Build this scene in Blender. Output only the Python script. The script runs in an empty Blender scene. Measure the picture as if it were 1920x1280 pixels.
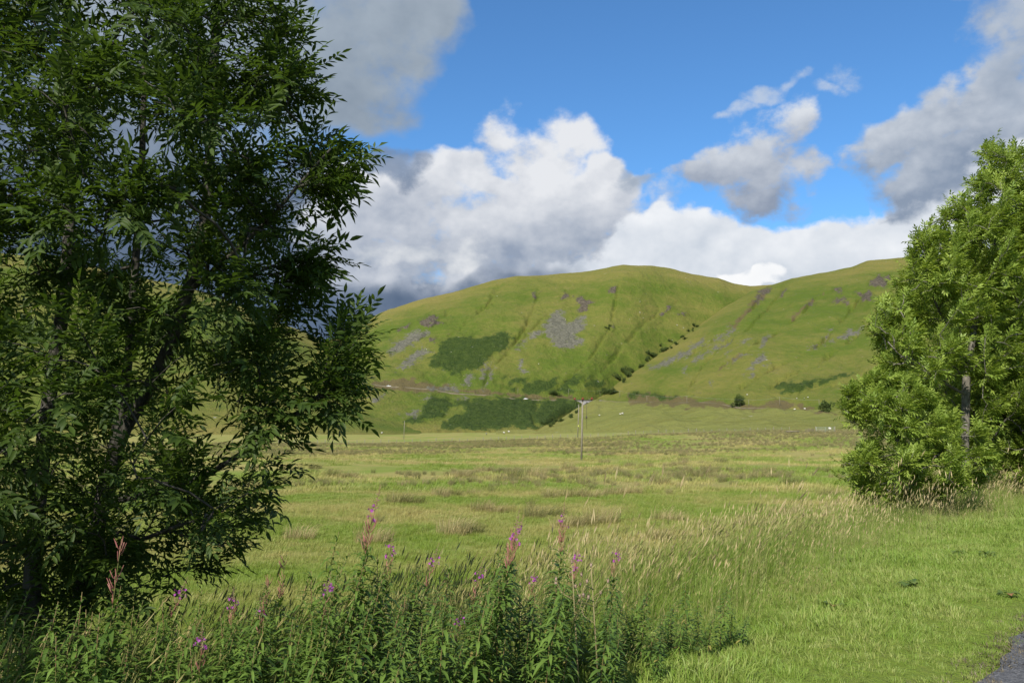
import bpy, math, random
import numpy as np
from mathutils import Vector, Matrix

rng = np.random.default_rng(11)
random.seed(11)
sc = bpy.context.scene
col = sc.collection

# ------------------------------------------------------------------ camera
W, H, F = 1920.0, 1280.0, 1550.0
EYE = 1.6
PITCH = math.atan(160.0 / F)
ca, sa = math.cos(PITCH), math.sin(PITCH)
cam_data = bpy.data.cameras.new('camera')
cam_data.sensor_width = 36.0
cam_data.lens = 36.0 * F / W
cam_data.clip_start = 0.05
cam_data.clip_end = 12000.0
cam = bpy.data.objects.new('camera', cam_data)
cam.location = (0, 0, EYE)
cam.rotation_euler = (math.pi / 2 + PITCH, 0, 0)
col.objects.link(cam)
sc.camera = cam

# ------------------------------------------------------------------ light, exposure
SUN_AZ = math.radians(-157.0)      # measured from +Y (forward) towards +X
SUN_EL = math.radians(40.0)
sun_dir = Vector((math.sin(SUN_AZ) * math.cos(SUN_EL), math.cos(SUN_AZ) * math.cos(SUN_EL), math.sin(SUN_EL)))
sun_data = bpy.data.lights.new('sun', 'SUN')
sun_data.energy = 4.3
sun_data.angle = math.radians(0.5)
sun_data.color = (1.0, 0.94, 0.84)
sun = bpy.data.objects.new('sun', sun_data)
sun.rotation_euler = sun_dir.to_track_quat('Z', 'Y').to_euler()
sun.location = sun_dir * 50
col.objects.link(sun)

sc.view_settings.view_transform = 'Standard'
sc.view_settings.look = 'None'
sc.view_settings.gamma = 1.0
sc.view_settings.use_curve_mapping = False
EXPOSURE = 0.75
sc.view_settings.exposure = EXPOSURE
sc.cycles.max_bounces = 6
sc.cycles.diffuse_bounces = 3
sc.cycles.transmission_bounces = 4
sc.cycles.glossy_bounces = 2


# ------------------------------------------------------------------ pixel <-> direction
def ray(u, v):
    """photo pixel -> (X/Y, (Z-EYE)/Y)"""
    vx = (np.asarray(u, float) - 960.0) / F
    vy = (640.0 - np.asarray(v, float)) / F
    yc = ca - sa * vy
    zc = sa + ca * vy
    return vx / yc, zc / yc


def at(u, v, y):
    q, e = ray(u, v)
    return np.array([q * y, y, EYE + e * y])


def proj(x, y, z):
    dz = z - EYE
    dep = ca * y + sa * dz
    up = -sa * y + ca * dz
    dep = np.where(np.abs(dep) < 1e-3, 1e-3, dep)
    return 960.0 + F * x / dep, 640.0 - F * up / dep


# ------------------------------------------------------------------ node helpers
class X:
    """a socket with arithmetic"""
    def __init__(s, nt, sock):
        s.nt, s.k = nt, sock

    def _m(s, op, *o, clamp=False):
        n = s.nt.nodes.new('ShaderNodeMath')
        n.operation = op
        n.use_clamp = clamp
        for i, a in enumerate((s,) + o):
            if isinstance(a, X):
                s.nt.links.new(a.k, n.inputs[i])
            else:
                n.inputs[i].default_value = a
        return X(s.nt, n.outputs[0])

    def __add__(s, o): return s._m('ADD', o)
    __radd__ = __add__
    def __mul__(s, o): return s._m('MULTIPLY', o)
    __rmul__ = __mul__
    def __sub__(s, o): return s._m('SUBTRACT', o)
    def __rsub__(s, o): return (s * -1.0) + o
    def clamp(s): return s._m('ADD', 0.0, clamp=True)
    def max(s, o): return s._m('MAXIMUM', o)
    def smax(s, o, d): return s._m('SMOOTH_MAX', o, d)
    def pow(s, o): return s._m('POWER', o)

    def step(s, a, b):
        n = s.nt.nodes.new('ShaderNodeMapRange')
        n.interpolation_type = 'SMOOTHSTEP'
        s.nt.links.new(s.k, n.inputs[0])
        n.inputs[1].default_value = a
        n.inputs[2].default_value = b
        return X(s.nt, n.outputs[0])


def mixc(nt, fac, a, b):
    n = nt.nodes.new('ShaderNodeMix')
    n.data_type = 'RGBA'
    for sock, v in ((n.inputs[0], fac), (n.inputs[6], a), (n.inputs[7], b)):
        if isinstance(v, X):
            nt.links.new(v.k, sock)
        elif isinstance(v, (int, float)):
            sock.default_value = v
        else:
            sock.default_value = (v[0], v[1], v[2], 1.0)
    return X(nt, n.outputs[2])


def noise(nt, vec, scale, detail=4.0, rough=0.55, out=0, dist=0.0):
    n = nt.nodes.new('ShaderNodeTexNoise')
    n.inputs['Scale'].default_value = scale
    n.inputs['Detail'].default_value = detail
    n.inputs['Roughness'].default_value = rough
    n.inputs['Distortion'].default_value = dist
    if vec is not None:
        nt.links.new(vec.k, n.inputs['Vector'])
    return X(nt, n.outputs[out])


def vmul(nt, vec, s):
    n = nt.nodes.new('ShaderNodeVectorMath')
    n.operation = 'MULTIPLY'
    nt.links.new(vec.k, n.inputs[0])
    n.inputs[1].default_value = s
    return X(nt, n.outputs[0])


def vadd(nt, vec, s):
    n = nt.nodes.new('ShaderNodeVectorMath')
    n.operation = 'ADD'
    nt.links.new(vec.k, n.inputs[0])
    if isinstance(s, X):
        nt.links.new(s.k, n.inputs[1])
    else:
        n.inputs[1].default_value = s
    return X(nt, n.outputs[0])


def new_mat(name):
    m = bpy.data.materials.new(name)
    m.use_nodes = True
    nt = m.node_tree
    nt.nodes.clear()
    out = nt.nodes.new('ShaderNodeOutputMaterial')
    return m, nt, out


def attr(nt, name):
    n = nt.nodes.new('ShaderNodeAttribute')
    n.attribute_name = name
    return X(nt, n.outputs['Fac'])


def position(nt):
    return X(nt, nt.nodes.new('ShaderNodeNewGeometry').outputs['Position'])


def principled(nt, color, rough=0.6, spec=0.3, bump=None, bstr=0.3, bdist=0.02):
    p = nt.nodes.new('ShaderNodeBsdfPrincipled')
    if isinstance(color, X):
        nt.links.new(color.k, p.inputs['Base Color'])
    else:
        p.inputs['Base Color'].default_value = (*color, 1)
    if isinstance(rough, X):
        nt.links.new(rough.k, p.inputs['Roughness'])
    else:
        p.inputs['Roughness'].default_value = rough
    p.inputs['Specular IOR Level'].default_value = spec
    if bump is not None:
        b = nt.nodes.new('ShaderNodeBump')
        b.inputs['Strength'].default_value = bstr
        b.inputs['Distance'].default_value = bdist
        nt.links.new(bump.k, b.inputs['Height'])
        nt.links.new(b.outputs[0], p.inputs['Normal'])
    return p


# ------------------------------------------------------------------ world: sky and clouds
world = bpy.data.worlds.new('World')
sc.world = world
world.use_nodes = True
wt = world.node_tree
wt.nodes.clear()
wout = wt.nodes.new('ShaderNodeOutputWorld')
bg = wt.nodes.new('ShaderNodeBackground')
sky = wt.nodes.new('ShaderNodeTexSky')
sky.sky_type = 'NISHITA'
sky.sun_disc = False
sky.sun_elevation = SUN_EL
sky.sun_rotation = SUN_AZ
sky.altitude = 300
sky.air_density = 1.0
sky.dust_density = 0.25
sky.ozone_density = 3.0
SKY_STRENGTH = 0.0766
bg.inputs['Strength'].default_value = SKY_STRENGTH
wt.links.new(bg.outputs[0], wout.inputs[0])
CL = 1.0 / (SKY_STRENGTH * 2 ** EXPOSURE)          # cloud radiances below are given as displayed values


def angles(u, v):
    q, e = ray(u, v)
    return math.atan2(q, 1.0), math.asin(e / math.sqrt(1 + q * q + e * e))


world.cycles.sampling_method = 'MANUAL'
world.cycles.sample_map_resolution = 512
tc = X(wt, wt.nodes.new('ShaderNodeTexCoord').outputs['Generated'])
warp = noise(wt, tc, 7.0, 3.0, 0.6, out=1)
wv = vmul(wt, vadd(wt, warp, (-0.5, -0.5, -0.5)), (0.12, 0.12, 0.12))
pd = vadd(wt, tc, wv)
sep = wt.nodes.new('ShaderNodeSeparateXYZ')
wt.links.new(pd.k, sep.inputs[0])
sx, sy, sz = (X(wt, sep.outputs[i]) for i in range(3))
A = sx._m('ARCTAN2', sy)
B = sz._m('MINIMUM', 0.999)._m('MAXIMUM', -0.999)._m('ARCSINE')
flat = vmul(wt, tc, (1, 1, 1.35))
D1 = noise(wt, flat, 8.0, 7.0, 0.58)
D2 = noise(wt, vadd(wt, flat, (-0.014, -0.008, 0.026)), 8.0, 4.0, 0.55)
D3 = noise(wt, flat, 24.0, 6.0, 0.62)
BW = noise(wt, vmul(wt, pd, (1, 1, 1.2)), 14.0, 3.0, 0.55)
PF = 0.26 - (BW - 0.5)._m('ABSOLUTE') * 2.4      # billows
relief = (D1 - D2) * 2.0


cab = wt.nodes.new('ShaderNodeCombineXYZ')
wt.links.new(A.k, cab.inputs[0])
wt.links.new(B.k, cab.inputs[1])


def blobs(lst):
    """1 at the heart of the nearest puff, falling below 0 outside it"""
    f = None
    for (u, v, ru, rv) in lst:
        a, b = angles(u, v)
        n = wt.nodes.new('ShaderNodeVectorMath')
        n.operation = 'MULTIPLY_ADD'
        wt.links.new(cab.outputs[0], n.inputs[0])
        n.inputs[1].default_value = (F / ru, F / rv, 0)
        n.inputs[2].default_value = (-a * F / ru, -b * F / rv, 0)
        d = wt.nodes.new('ShaderNodeVectorMath')
        d.operation = 'DOT_PRODUCT'
        wt.links.new(n.outputs[0], d.inputs[0])
        wt.links.new(n.outputs[0], d.inputs[1])
        g = X(wt, d.outputs['Value'])
        f = g if f is None else f._m('SMOOTH_MIN', g, 0.35)
    return (1.0 - f).max(-2.0)


def cloud(base, lst, e0, e1, dark, light, amp=1.5, puff=0.9, shade=(0.5, 1.0, 0.0, 0.0), vc=300, vr=200, opacity=1.0, fine=1.3):
    """lay one bank of cloud over base. shade = (constant, relief, height, thickness)"""
    f = blobs(lst)
    g = f + (D1 - 0.5) * (amp * 1.6) + (D3 - 0.5) * (amp * fine) + PF * puff
    m = g.step(e0, e1) * opacity
    _, bc = angles(960, vc)
    hgt = (B - bc) * (F / vr)
    s = relief * shade[1] + hgt * shade[2] + g * shade[3] + (shade[0]) + (D3 - 0.5) * 0.16
    c = mixc(wt, s.clamp(), [x * CL for x in dark], [x * CL for x in light])
    return mixc(wt, m, base, c)


skyc = wt.nodes.new('ShaderNodeMix')
skyc.data_type = 'RGBA'
skyc.blend_type = 'MULTIPLY'
skyc.inputs[0].default_value = 1.0
wt.links.new(sky.outputs[0], skyc.inputs[6])
skyc.inputs[7].default_value = (0.66, 1.06, 1.33, 1)
cur = X(wt, skyc.outputs[2])
# cumulus scattered over the rest of the sky
sepd = wt.nodes.new('ShaderNodeSeparateXYZ')
wt.links.new(tc.k, sepd.inputs[0])
away = (X(wt, sepd.outputs[1]) * -1.0 + X(wt, sepd.outputs[2]) * 0.5).step(-0.50, -0.28)
gen = noise(wt, vmul(wt, tc, (1, 1, 1.7)), 2.6, 5.0, 0.56)
gm = (gen + (D3 - 0.5) * 0.12 + away * 0.06).step(0.52, 0.62) * away
gc = mixc(wt, (relief + 0.55).clamp(), [x * CL for x in (0.30, 0.34, 0.41)], [x * CL for x in (0.82, 0.84, 0.87)])
cur = mixc(wt, gm, cur, gc)
# grey-blue rain cloud low behind the left hills
cur = cloud(cur, [(300, 480, 420, 190), (560, 540, 260, 110), (120, 330, 300, 220), (740, 575, 170, 60), (-300, 400, 400, 300)], -0.2, 0.5,
            (0.070, 0.112, 0.195), (0.21, 0.27, 0.37), amp=0.8, puff=0.4, shade=(0.45, 0.9, 0.35, 0.0), vc=480, vr=200)
# great white cumulus over the middle hill
cur = cloud(cur, [(1060, 248, 80, 30), (985, 295, 130, 58), (850, 335, 120, 60), (1020, 380, 230, 95), (760, 420, 190, 105), (1140, 305, 62, 42),
                  (690, 475, 150, 80), (880, 470, 260, 90), (1090, 480, 230, 100), (1180, 360, 60, 36), (880, 550, 260, 80), (1080, 540, 240, 70), (825, 500, 110, 70)], -0.1, 0.75,
            (0.30, 0.36, 0.47), (0.80, 0.82, 0.86), amp=1.25, puff=0.8, shade=(0.55, 1.1, 0.42, 0.0), vc=420, vr=190)
# bright bank along the right-hand hills
cur = cloud(cur, [(1255, 468, 130, 60), (1390, 480, 170, 68), (1540, 478, 170, 68), (1700, 470, 190, 85), (1850, 430, 190, 150), (2050, 420, 240, 200), (1330, 540, 300, 90)], -0.05, 0.5,
            (0.50, 0.57, 0.67), (0.93, 0.95, 0.98), amp=1.0, puff=0.7, shade=(0.58, 0.9, 0.35, 0.0), vc=480, vr=120)
cur = cloud(cur, [(1380, 524, 40, 20), (1440, 518, 38, 22), (1408, 532, 70, 20)], 0.1, 0.7,
            (0.74, 0.79, 0.86), (1.0, 1.0, 1.0), amp=1.6, puff=1.2, shade=(0.8, 0.8, 0.0, 0.0))
# lit shoulder low on the left of the great cumulus, dark base under it
cur = cloud(cur, [(850, 492, 62, 42), (790, 470, 70, 28), (885, 515, 40, 26), (730, 480, 70, 24)], 0.0, 1.2,
            (0.40, 0.46, 0.55), (0.86, 0.87, 0.88), amp=1.8, puff=0.9, shade=(0.60, 1.3, 0.0, 0.0), opacity=0.85)
cur = cloud(cur, [(720, 640, 220, 110), (600, 610, 150, 90), (860, 600, 120, 62), (1010, 560, 130, 46)], -0.1, 0.9,
            (0.085, 0.13, 0.215), (0.19, 0.25, 0.35), amp=0.9, puff=0.3, shade=(0.4, 0.9, 0.2, 0.0), vc=540, vr=80, opacity=0.95)
# small ragged clouds
cur = cloud(cur, [(1435, 310, 92, 66), (1478, 245, 44, 40), (1370, 305, 50, 28), (1450, 372, 66, 36), (1340, 335, 50, 22), (1530, 310, 40, 30)], -0.3, 1.1,
            (0.28, 0.335, 0.44), (0.72, 0.76, 0.82), amp=1.9, puff=0.9, shade=(0.52, 1.1, 0.50, 0.0), vc=320, vr=90, fine=1.9)
cur = cloud(cur, [(1572, 148, 44, 22), (1540, 178, 40, 14), (1400, 190, 44, 16), (1470, 172, 46, 12), (1360, 215, 40, 14)], -0.3, 1.7,
            (0.40, 0.49, 0.62), (0.62, 0.69, 0.80), amp=2.0, puff=0.7, shade=(0.7, 0.9, 0.0, 0.0), opacity=0.8, fine=2.6)
cur = cloud(cur, [(1215, 348, 44, 18), (1190, 325, 22, 22)], -0.3, 1.2,
            (0.22, 0.29, 0.40), (0.50, 0.57, 0.67), amp=1.8, puff=0.8, shade=(0.45, 1.0, 0.0, 0.0), opacity=0.85, fine=2.2)
cur = cloud(cur, [(1690, 255, 70, 50), (1640, 290, 56, 34), (1770, 225, 76, 46), (1860, 190, 80, 38), (1690, 350, 56, 54), (1780, 300, 84, 56), (1920, 230, 80, 60)], -0.15, 1.1,
            (0.26, 0.325, 0.435), (0.70, 0.745, 0.81), amp=1.7, puff=1.1, shade=(0.50, 1.3, 0.34, 0.0), vc=260, vr=110, fine=1.8)
cur = cloud(cur, [(1925, 50, 66, 70), (1860, 0, 54, 24), (2010, 60, 120, 130)], -0.15, 1.1,
            (0.30, 0.37, 0.48), (0.60, 0.66, 0.75), amp=1.5, puff=0.7, shade=(0.5, 1.0, 0.1, 0.0), vc=60, vr=100, fine=1.6)
# dull grey cloud top left
cur = cloud(cur, [(690, 40, 165, 100), (600, 120, 180, 110), (450, 60, 300, 220), (800, 10, 80, 50), (640, 205, 120, 50), (300, 0, 300, 200)], -0.4, 0.9,
            (0.22, 0.28, 0.36), (0.42, 0.49, 0.57), amp=1.1, puff=0.5, shade=(0.5, 0.8, 0.1, -0.05), vc=100, vr=150)
cur = cloud(cur, [(745, 302, 50, 26), (715, 325, 60, 24)], -0.3, 1.2,
            (0.12, 0.175, 0.28), (0.25, 0.33, 0.47), amp=1.8, puff=0.7, shade=(0.4, 1.0, 0.0, 0.0), opacity=0.9, fine=2.0)
wt.links.new(cur.k, bg.inputs['Color'])


# ------------------------------------------------------------------ numpy noise
def _hash(ix, iy, seed):
    h = (ix.astype(np.int64) * 374761393 + iy.astype(np.int64) * 668265263 + seed * 1442695041) & 0xFFFFFFFF
    h = ((h ^ (h >> 13)) * 1274126177) & 0xFFFFFFFF
    h = h ^ (h >> 16)
    return (h & 0xFFFFFF).astype(float) / 0xFFFFFF


def vnoise(x, y, seed=0):
    x = np.asarray(x, float)
    y = np.asarray(y, float)
    ix, iy = np.floor(x), np.floor(y)
    fx, fy = x - ix, y - iy
    fx = fx * fx * fx * (fx * (fx * 6 - 15) + 10)
    fy = fy * fy * fy * (fy * (fy * 6 - 15) + 10)
    a, b = _hash(ix, iy, seed), _hash(ix + 1, iy, seed)
    c, d = _hash(ix, iy + 1, seed), _hash(ix + 1, iy + 1, seed)
    return (a + (b - a) * fx) * (1 - fy) + (c + (d - c) * fx) * fy - 0.5


def fbm(x, y, octv=4, seed=0, gain=0.5):
    s, a, t = 0.0, 1.0, 0.0
    for i in range(octv):
        s = s + a * vnoise(np.asarray(x) * 2 ** i, np.asarray(y) * 2 ** i, seed + 17 * i)
        t += a
        a *= gain
    return s / t * 2.0


def sstep(a, b, x):
    t = np.clip((np.asarray(x, float) - a) / (b - a), 0, 1)
    return t * t * (3 - 2 * t)


# ------------------------------------------------------------------ mesh helpers
def mesh_arrays(name, V, T, attrs=None, smooth=False):
    V = np.asarray(V, np.float32)
    T = np.asarray(T, np.int32)
    k = T.shape[1]
    me = bpy.data.meshes.new(name)
    me.vertices.add(len(V))
    me.vertices.foreach_set('co', V.ravel())
    me.loops.add(T.size)
    me.loops.foreach_set('vertex_index', T.ravel())
    me.polygons.add(len(T))
    me.polygons.foreach_set('loop_start', np.arange(len(T), dtype=np.int32) * k)
    if smooth:
        me.polygons.foreach_set('use_smooth', np.ones(len(T), bool))
    me.update(calc_edges=True)
    for n, a in (attrs or {}).items():
        at_ = me.attributes.new(n, 'FLOAT', 'POINT')
        at_.data.foreach_set('value', np.asarray(a, np.float32).ravel())
    return me


def make_obj(name, me, mat=None, parent=None, label=None, cat=None, group=None, kind=None, link=True):
    if mat is not None and len(me.materials) == 0:
        me.materials.append(mat)
    o = bpy.data.objects.new(name, me)
    if link:
        col.objects.link(o)
    if parent is not None:
        o.parent = parent
    tag(o, label, cat, group, kind)
    return o


def tag(o, label=None, cat=None, group=None, kind=None):
    if label: o['label'] = label
    if cat: o['category'] = cat
    if group: o['group'] = group
    if kind: o['kind'] = kind
    return o


def empty(name, loc=(0, 0, 0), label=None, cat=None, group=None, rz=0.0):
    o = bpy.data.objects.new(name, None)
    o.empty_display_size = 0.2
    o.location = loc
    o.rotation_euler = (0, 0, rz)
    col.objects.link(o)
    return tag(o, label, cat, group)


def copy_tree(o, parent=None):
    c = o.copy()
    col.objects.link(c)
    if parent is not None:
        c.parent = parent
    for ch in list(o.children):
        copy_tree(ch, c)
    return c


class MB:
    """collects triangles"""
    def __init__(s):
        s.V, s.T, s.n, s.A = [], [], 0, []

    def add(s, V, T, a=0.0):
        V = np.asarray(V, float).reshape(-1, 3)
        s.V.append(V)
        s.T.append(np.asarray(T, int).reshape(-1, 3) + s.n)
        s.n += len(V)
        s.A.append(np.full(len(V), a) if np.isscalar(a) else np.asarray(a, float))
        return s

    def tube(s, pts, radii, sides=6, a=0.0, cap=True):
        P = np.asarray(pts, float)
        m = len(P)
        R = np.broadcast_to(np.asarray(radii, float), (m,))
        tg = np.gradient(P, axis=0)
        tg /= np.linalg.norm(tg, axis=1)[:, None] + 1e-9
        ref = np.array([0, 0, 1.0]) if abs(tg[0][2]) < 0.8 else np.array([0, 1.0, 0])
        sd = np.cross(tg, ref)
        sd /= np.linalg.norm(sd, axis=1)[:, None] + 1e-9
        ot = np.cross(tg, sd)
        an = np.arange(sides) * 2 * math.pi / sides
        V = P[:, None, :] + R[:, None, None] * (np.cos(an)[None, :, None] * sd[:, None, :] + np.sin(an)[None, :, None] * ot[:, None, :])
        V = V.reshape(-1, 3)
        T = []
        for i in range(m - 1):
            for j in range(sides):
                k = (j + 1) % sides
                p, q = i * sides, (i + 1) * sides
                T += [(p + j, p + k, q + k), (p + j, q + k, q + j)]
        if cap:
            for j in range(1, sides - 1):
                T += [(0, j + 1, j), ((m - 1) * sides, (m - 1) * sides + j, (m - 1) * sides + j + 1)]
        return s.add(V, T, a)

    def box(s, c, d, a=0.0, R=None):
        c = np.asarray(c, float)
        d = np.asarray(d, float) / 2
        V = np.array([(x, y, z) for x in (-1, 1) for y in (-1, 1) for z in (-1, 1)], float) * d
        if R is not None:
            V = V @ np.asarray(R).T
        T = [(0, 1, 3), (0, 3, 2), (4, 6, 7), (4, 7, 5), (0, 4, 5), (0, 5, 1), (2, 3, 7), (2, 7, 6), (0, 2, 6), (0, 6, 4), (1, 5, 7), (1, 7, 3)]
        return s.add(V + c, T, a)

    def mesh(s, name, smooth=False):
        return mesh_arrays(name, np.concatenate(s.V), np.concatenate(s.T), {'rnd': np.concatenate(s.A)}, smooth)


# ------------------------------------------------------------------ terrain functions
RP = np.array([2.75, 5.28])                 # a point on the road edge
RD = np.array([0.669, 0.743])               # along the road
RN = np.array([-0.743, 0.669])              # away from the road, over the verge


def s_of(x, y):
    return (x - RP[0]) * RN[0] + (y - RP[1]) * RN[1]


FQ = ray(np.array([300, 757, 900, 1085, 1210, 1350, 1550, 1900]), np.full(8, 815.0))[0]
FZ = np.array([-3.0, -2.95, -2.6, -1.5, -0.5, 0.0, 0.45, 1.0])


def field_z(x, y):
    x = np.asarray(x, float)
    y = np.asarray(y, float)
    q = x / np.maximum(np.abs(y), 8.0)
    zf = np.interp(q, FQ, FZ)
    z = -3.0 + (zf + 3.0) * sstep(120, 228, y)
    z = z + (0.45 * fbm(x / 26, y / 26, 3, 5) + 0.14 * fbm(x / 5, y / 5, 3, 9)) * sstep(10, 26, y)
    return z


def ground_z(x, y):
    s = s_of(x, y)
    verge = 0.05 * sstep(0.0, 0.6, s) + 0.05 * fbm(x / 1.3, y / 1.3, 3, 3) * sstep(0.2, 1.0, s) - 0.03 * sstep(0.1, -0.3, s)
    k = sstep(2.7, 9.5, s)
    return verge * (1 - k) + field_z(x, y) * k


def table(rows):
    r = np.array(rows, float)
    q, e = ray(r[:, 0], r[:, 1])
    o = np.argsort(q)
    return q[o], e[o], r[o, 2]


MAIN = table([(-400, 830, 1300), (330, 815, 1350), (420, 790, 1380), (520, 700, 1420), (597, 648, 1440), (640, 624, 1450), (690, 598, 1460), (727, 582, 1470), (793, 560, 1480), (847, 549, 1490), (927, 525, 1500),
              (970, 517, 1500), (1027, 515, 1510), (1093, 510, 1520), (1137, 503, 1520), (1167, 497, 1530), (1220, 498, 1550), (1267, 505, 1580), (1300, 514, 1600),
              (1348, 523, 1640), (1378, 533, 1700), (1408, 537, 1750), (1452, 535, 1750), (1560, 530, 1750), (2400, 520, 1750)])
SPUR = table([(900, 860, 520), (985, 822, 560), (1018, 803, 610), (1087, 762, 790), (1120, 748, 860), (1153, 723, 920), (1200, 690, 990), (1233, 667, 1050), (1289, 626, 1140), (1357, 576, 1260),
              (1408, 547, 1360), (1452, 533, 1450), (1485, 522, 1460), (1560, 508, 1460), (1597, 501, 1460), (1627, 489, 1460), (1704, 483, 1450), (1920, 470, 1420), (2500, 440, 1400)])
LEFT = table([(-700, 430, 1600), (-200, 455, 1600), (0, 474, 1600), (110, 487, 1600), (240, 516, 1620), (350, 537, 1640), (423, 562, 1680), (498, 595, 1720), (562, 618, 1750), (640, 655, 1800), (720, 720, 1800), (800, 790, 1800), (2000, 830, 1800)])
ROAD = table([(400, 706, 720), (640, 721, 770), (697, 725, 780), (860, 735, 800), (1010, 747, 830), (1077, 751, 850), (1120, 752, 850), (1210, 756, 790), (1300, 762, 720), (1400, 767, 650), (1480, 770, 620), (1570, 775, 590), (1700, 780, 570), (2400, 790, 520)])


def ridge(t, p=1.25, r=1.3):
    t = np.clip(t, 0, 1)
    return 1 - (1 - t ** p) ** r


def profile(q, y, tab, yb, zb, road, kq=None, back=0.15, p=1.25, r=1.3):
    er = np.interp(q, tab[0], tab[1])
    yr = np.interp(q, tab[0], tab[2])
    zr = EYE + er * yr
    if kq is not None:
        zr = zb + (zr - zb) * np.interp(q, kq[0], kq[1])
    if road is not None:
        y0 = np.interp(q, road[0], road[2])
        ye = np.clip(y0, yb + 15, yr * 0.97)
        ze = np.clip(EYE + np.interp(q, road[0], road[1]) * y0, zb + 1.0, zb + (zr - zb) * 0.97)
        t1 = (y - yb) / (ye - yb)
        lo = zb + (ze - zb) * np.where(t1 > 0, np.clip(t1, 0, 1) ** 1.15, 0) + np.minimum(t1, 0) * 60.0
        t2 = (y - ye) / (yr - ye)
        hi = ze + (zr - ze) * ridge(t2, p, r)
        z = np.where(y < ye, lo, hi)
    else:
        t = (y - yb) / (yr - yb)
        z = zb + (zr - zb) * np.where(t > 0, ridge(t, p, r), t * 0.2)
    z = np.where(y > yr, zr - back * (y - yr), z)
    return z, np.clip((y - yb) / (yr - yb), 0, 1.2)


def normalise(tab, ybf, zbf, road, back, p, r):
    """scale each column so that its silhouette meets the photographed skyline"""
    qs = np.linspace(tab[0][0], tab[0][-1], 900)
    k = np.ones_like(qs)
    zb = zbf(qs) if callable(zbf) else zbf
    for _ in range(4):
        best = np.full_like(qs, -9.0)
        yr = np.interp(qs, tab[0], tab[2])
        yb = ybf(qs)
        for t in np.linspace(0.05, 1.0, 120):
            y = yb + (yr - yb) * t
            z, _t = profile(qs, y, tab, yb, zb, road, (qs, k), back, p, r)
            best = np.maximum(best, (z - EYE) / y)
        er = np.interp(qs, tab[0], tab[1])
        k = k * np.where(er > 0.01, np.clip(er / np.maximum(best, 1e-3), 0.5, 1.5), 1.0)
    return qs, k


def dist_poly(u, v, pts):
    d = np.full(np.shape(u), 1e9)
    for (x0, y0), (x1, y1) in zip(pts[:-1], pts[1:]):
        dx, dy = x1 - x0, y1 - y0
        t = np.clip(((u - x0) * dx + (v - y0) * dy) / (dx * dx + dy * dy + 1e-9), 0, 1)
        d = np.minimum(d, np.hypot(u - x0 - t * dx, v - y0 - t * dy))
    return d


def inside(u, v, pts):
    c = np.zeros(np.shape(u), bool)
    n = len(pts)
    for i in range(n):
        x0, y0 = pts[i]
        x1, y1 = pts[(i + 1) % n]
        if y0 == y1:
            continue
        hit_ = ((y0 > v) != (y1 > v)) & (u < (x1 - x0) * (v - y0) / (y1 - y0) + x0)
        c ^= hit_
    return c


def sdist(u, v, pts):
    d = dist_poly(u, v, list(pts) + [pts[0]])
    return np.where(inside(u, v, pts), d, -d)


def z3(l): return [(660 + x / 3.0, 460 + y / 3.0) for x, y in l]
def z4(l): return [(1200 + x / 3.37, 460 + y / 3.37) for x, y in l]


GULLY_MAIN = [(z3([(1500, 240), (1450, 470), (1340, 640), (1240, 740), (1160, 800)]), 5, 7), (z3([(1040, 290), (980, 450), (870, 600), (770, 700), (740, 780)]), 7, 7),
              (z3([(540, 390), (380, 520), (200, 620)]), 8, 5), (z3([(820, 230), (760, 330), (560, 520)]), 10, 5), (z3([(1250, 240), (1100, 380), (930, 560)]), 6, 4),
              (z3([(1820, 330), (1640, 450), (1520, 580), (1330, 800)]), 7, 6), (z3([(1035, 860), (1010, 960), (1035, 1030)]), 3, 3)]
GULLY_SPUR = [(z4([(1130, 320), (1000, 440), (800, 590), (640, 700), (500, 780)]), 5, 8), (z4([(1420, 300), (1180, 560), (1060, 660), (880, 760), (640, 890)]), 6, 9),
              (z4([(820, 260), (700, 400), (560, 540), (380, 660), (200, 760)]), 5, 6), (z4([(1600, 420), (1300, 600), (1000, 800), (760, 930)]), 7, 7),
              (z4([(1450, 830), (1100, 890), (860, 960)]), 7, 5), (z4([(900, 240), (860, 340), (640, 560), (420, 740), (300, 930)]), 5, 4)]


def main_yb(q): return np.full(np.shape(q), 600.0)


def glen_cap(q, y):
    """the glen behind the spur: the main hill's flank rises from a line just behind the spur's crest"""
    ys = np.interp(q, SPUR[0], SPUR[2])
    zs = EYE + np.interp(q, SPUR[0], SPUR[1]) * ys
    d = y - ys - 15
    return zs - 12 + np.where(d > 0, 0.62 * d, 0.25 * d) + 500 * sstep(0.055, 0.0, q) ** 2


def smin(a, b, k):
    h = np.clip(0.5 + 0.5 * (b - a) / k, 0, 1)
    return b + (a - b) * h - k * h * (1 - h)


def spur_yb(q): return np.interp(q, ray(np.array([985, 1090, 1210, 1550]), np.full(4, 810.0))[0], [430, 330, 238, 232])
def left_yb(q): return np.full(np.shape(q), 480.0)


KM = normalise(MAIN, main_yb, -3.6, ROAD, 0.15, 1.1, 1.35)
KS = normalise(SPUR, spur_yb, -2.0, ROAD, 0.5, 1.1, 1.2)
KL = normalise(LEFT, left_yb, -3.6, None, 0.15, 1.2, 1.3)


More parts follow.
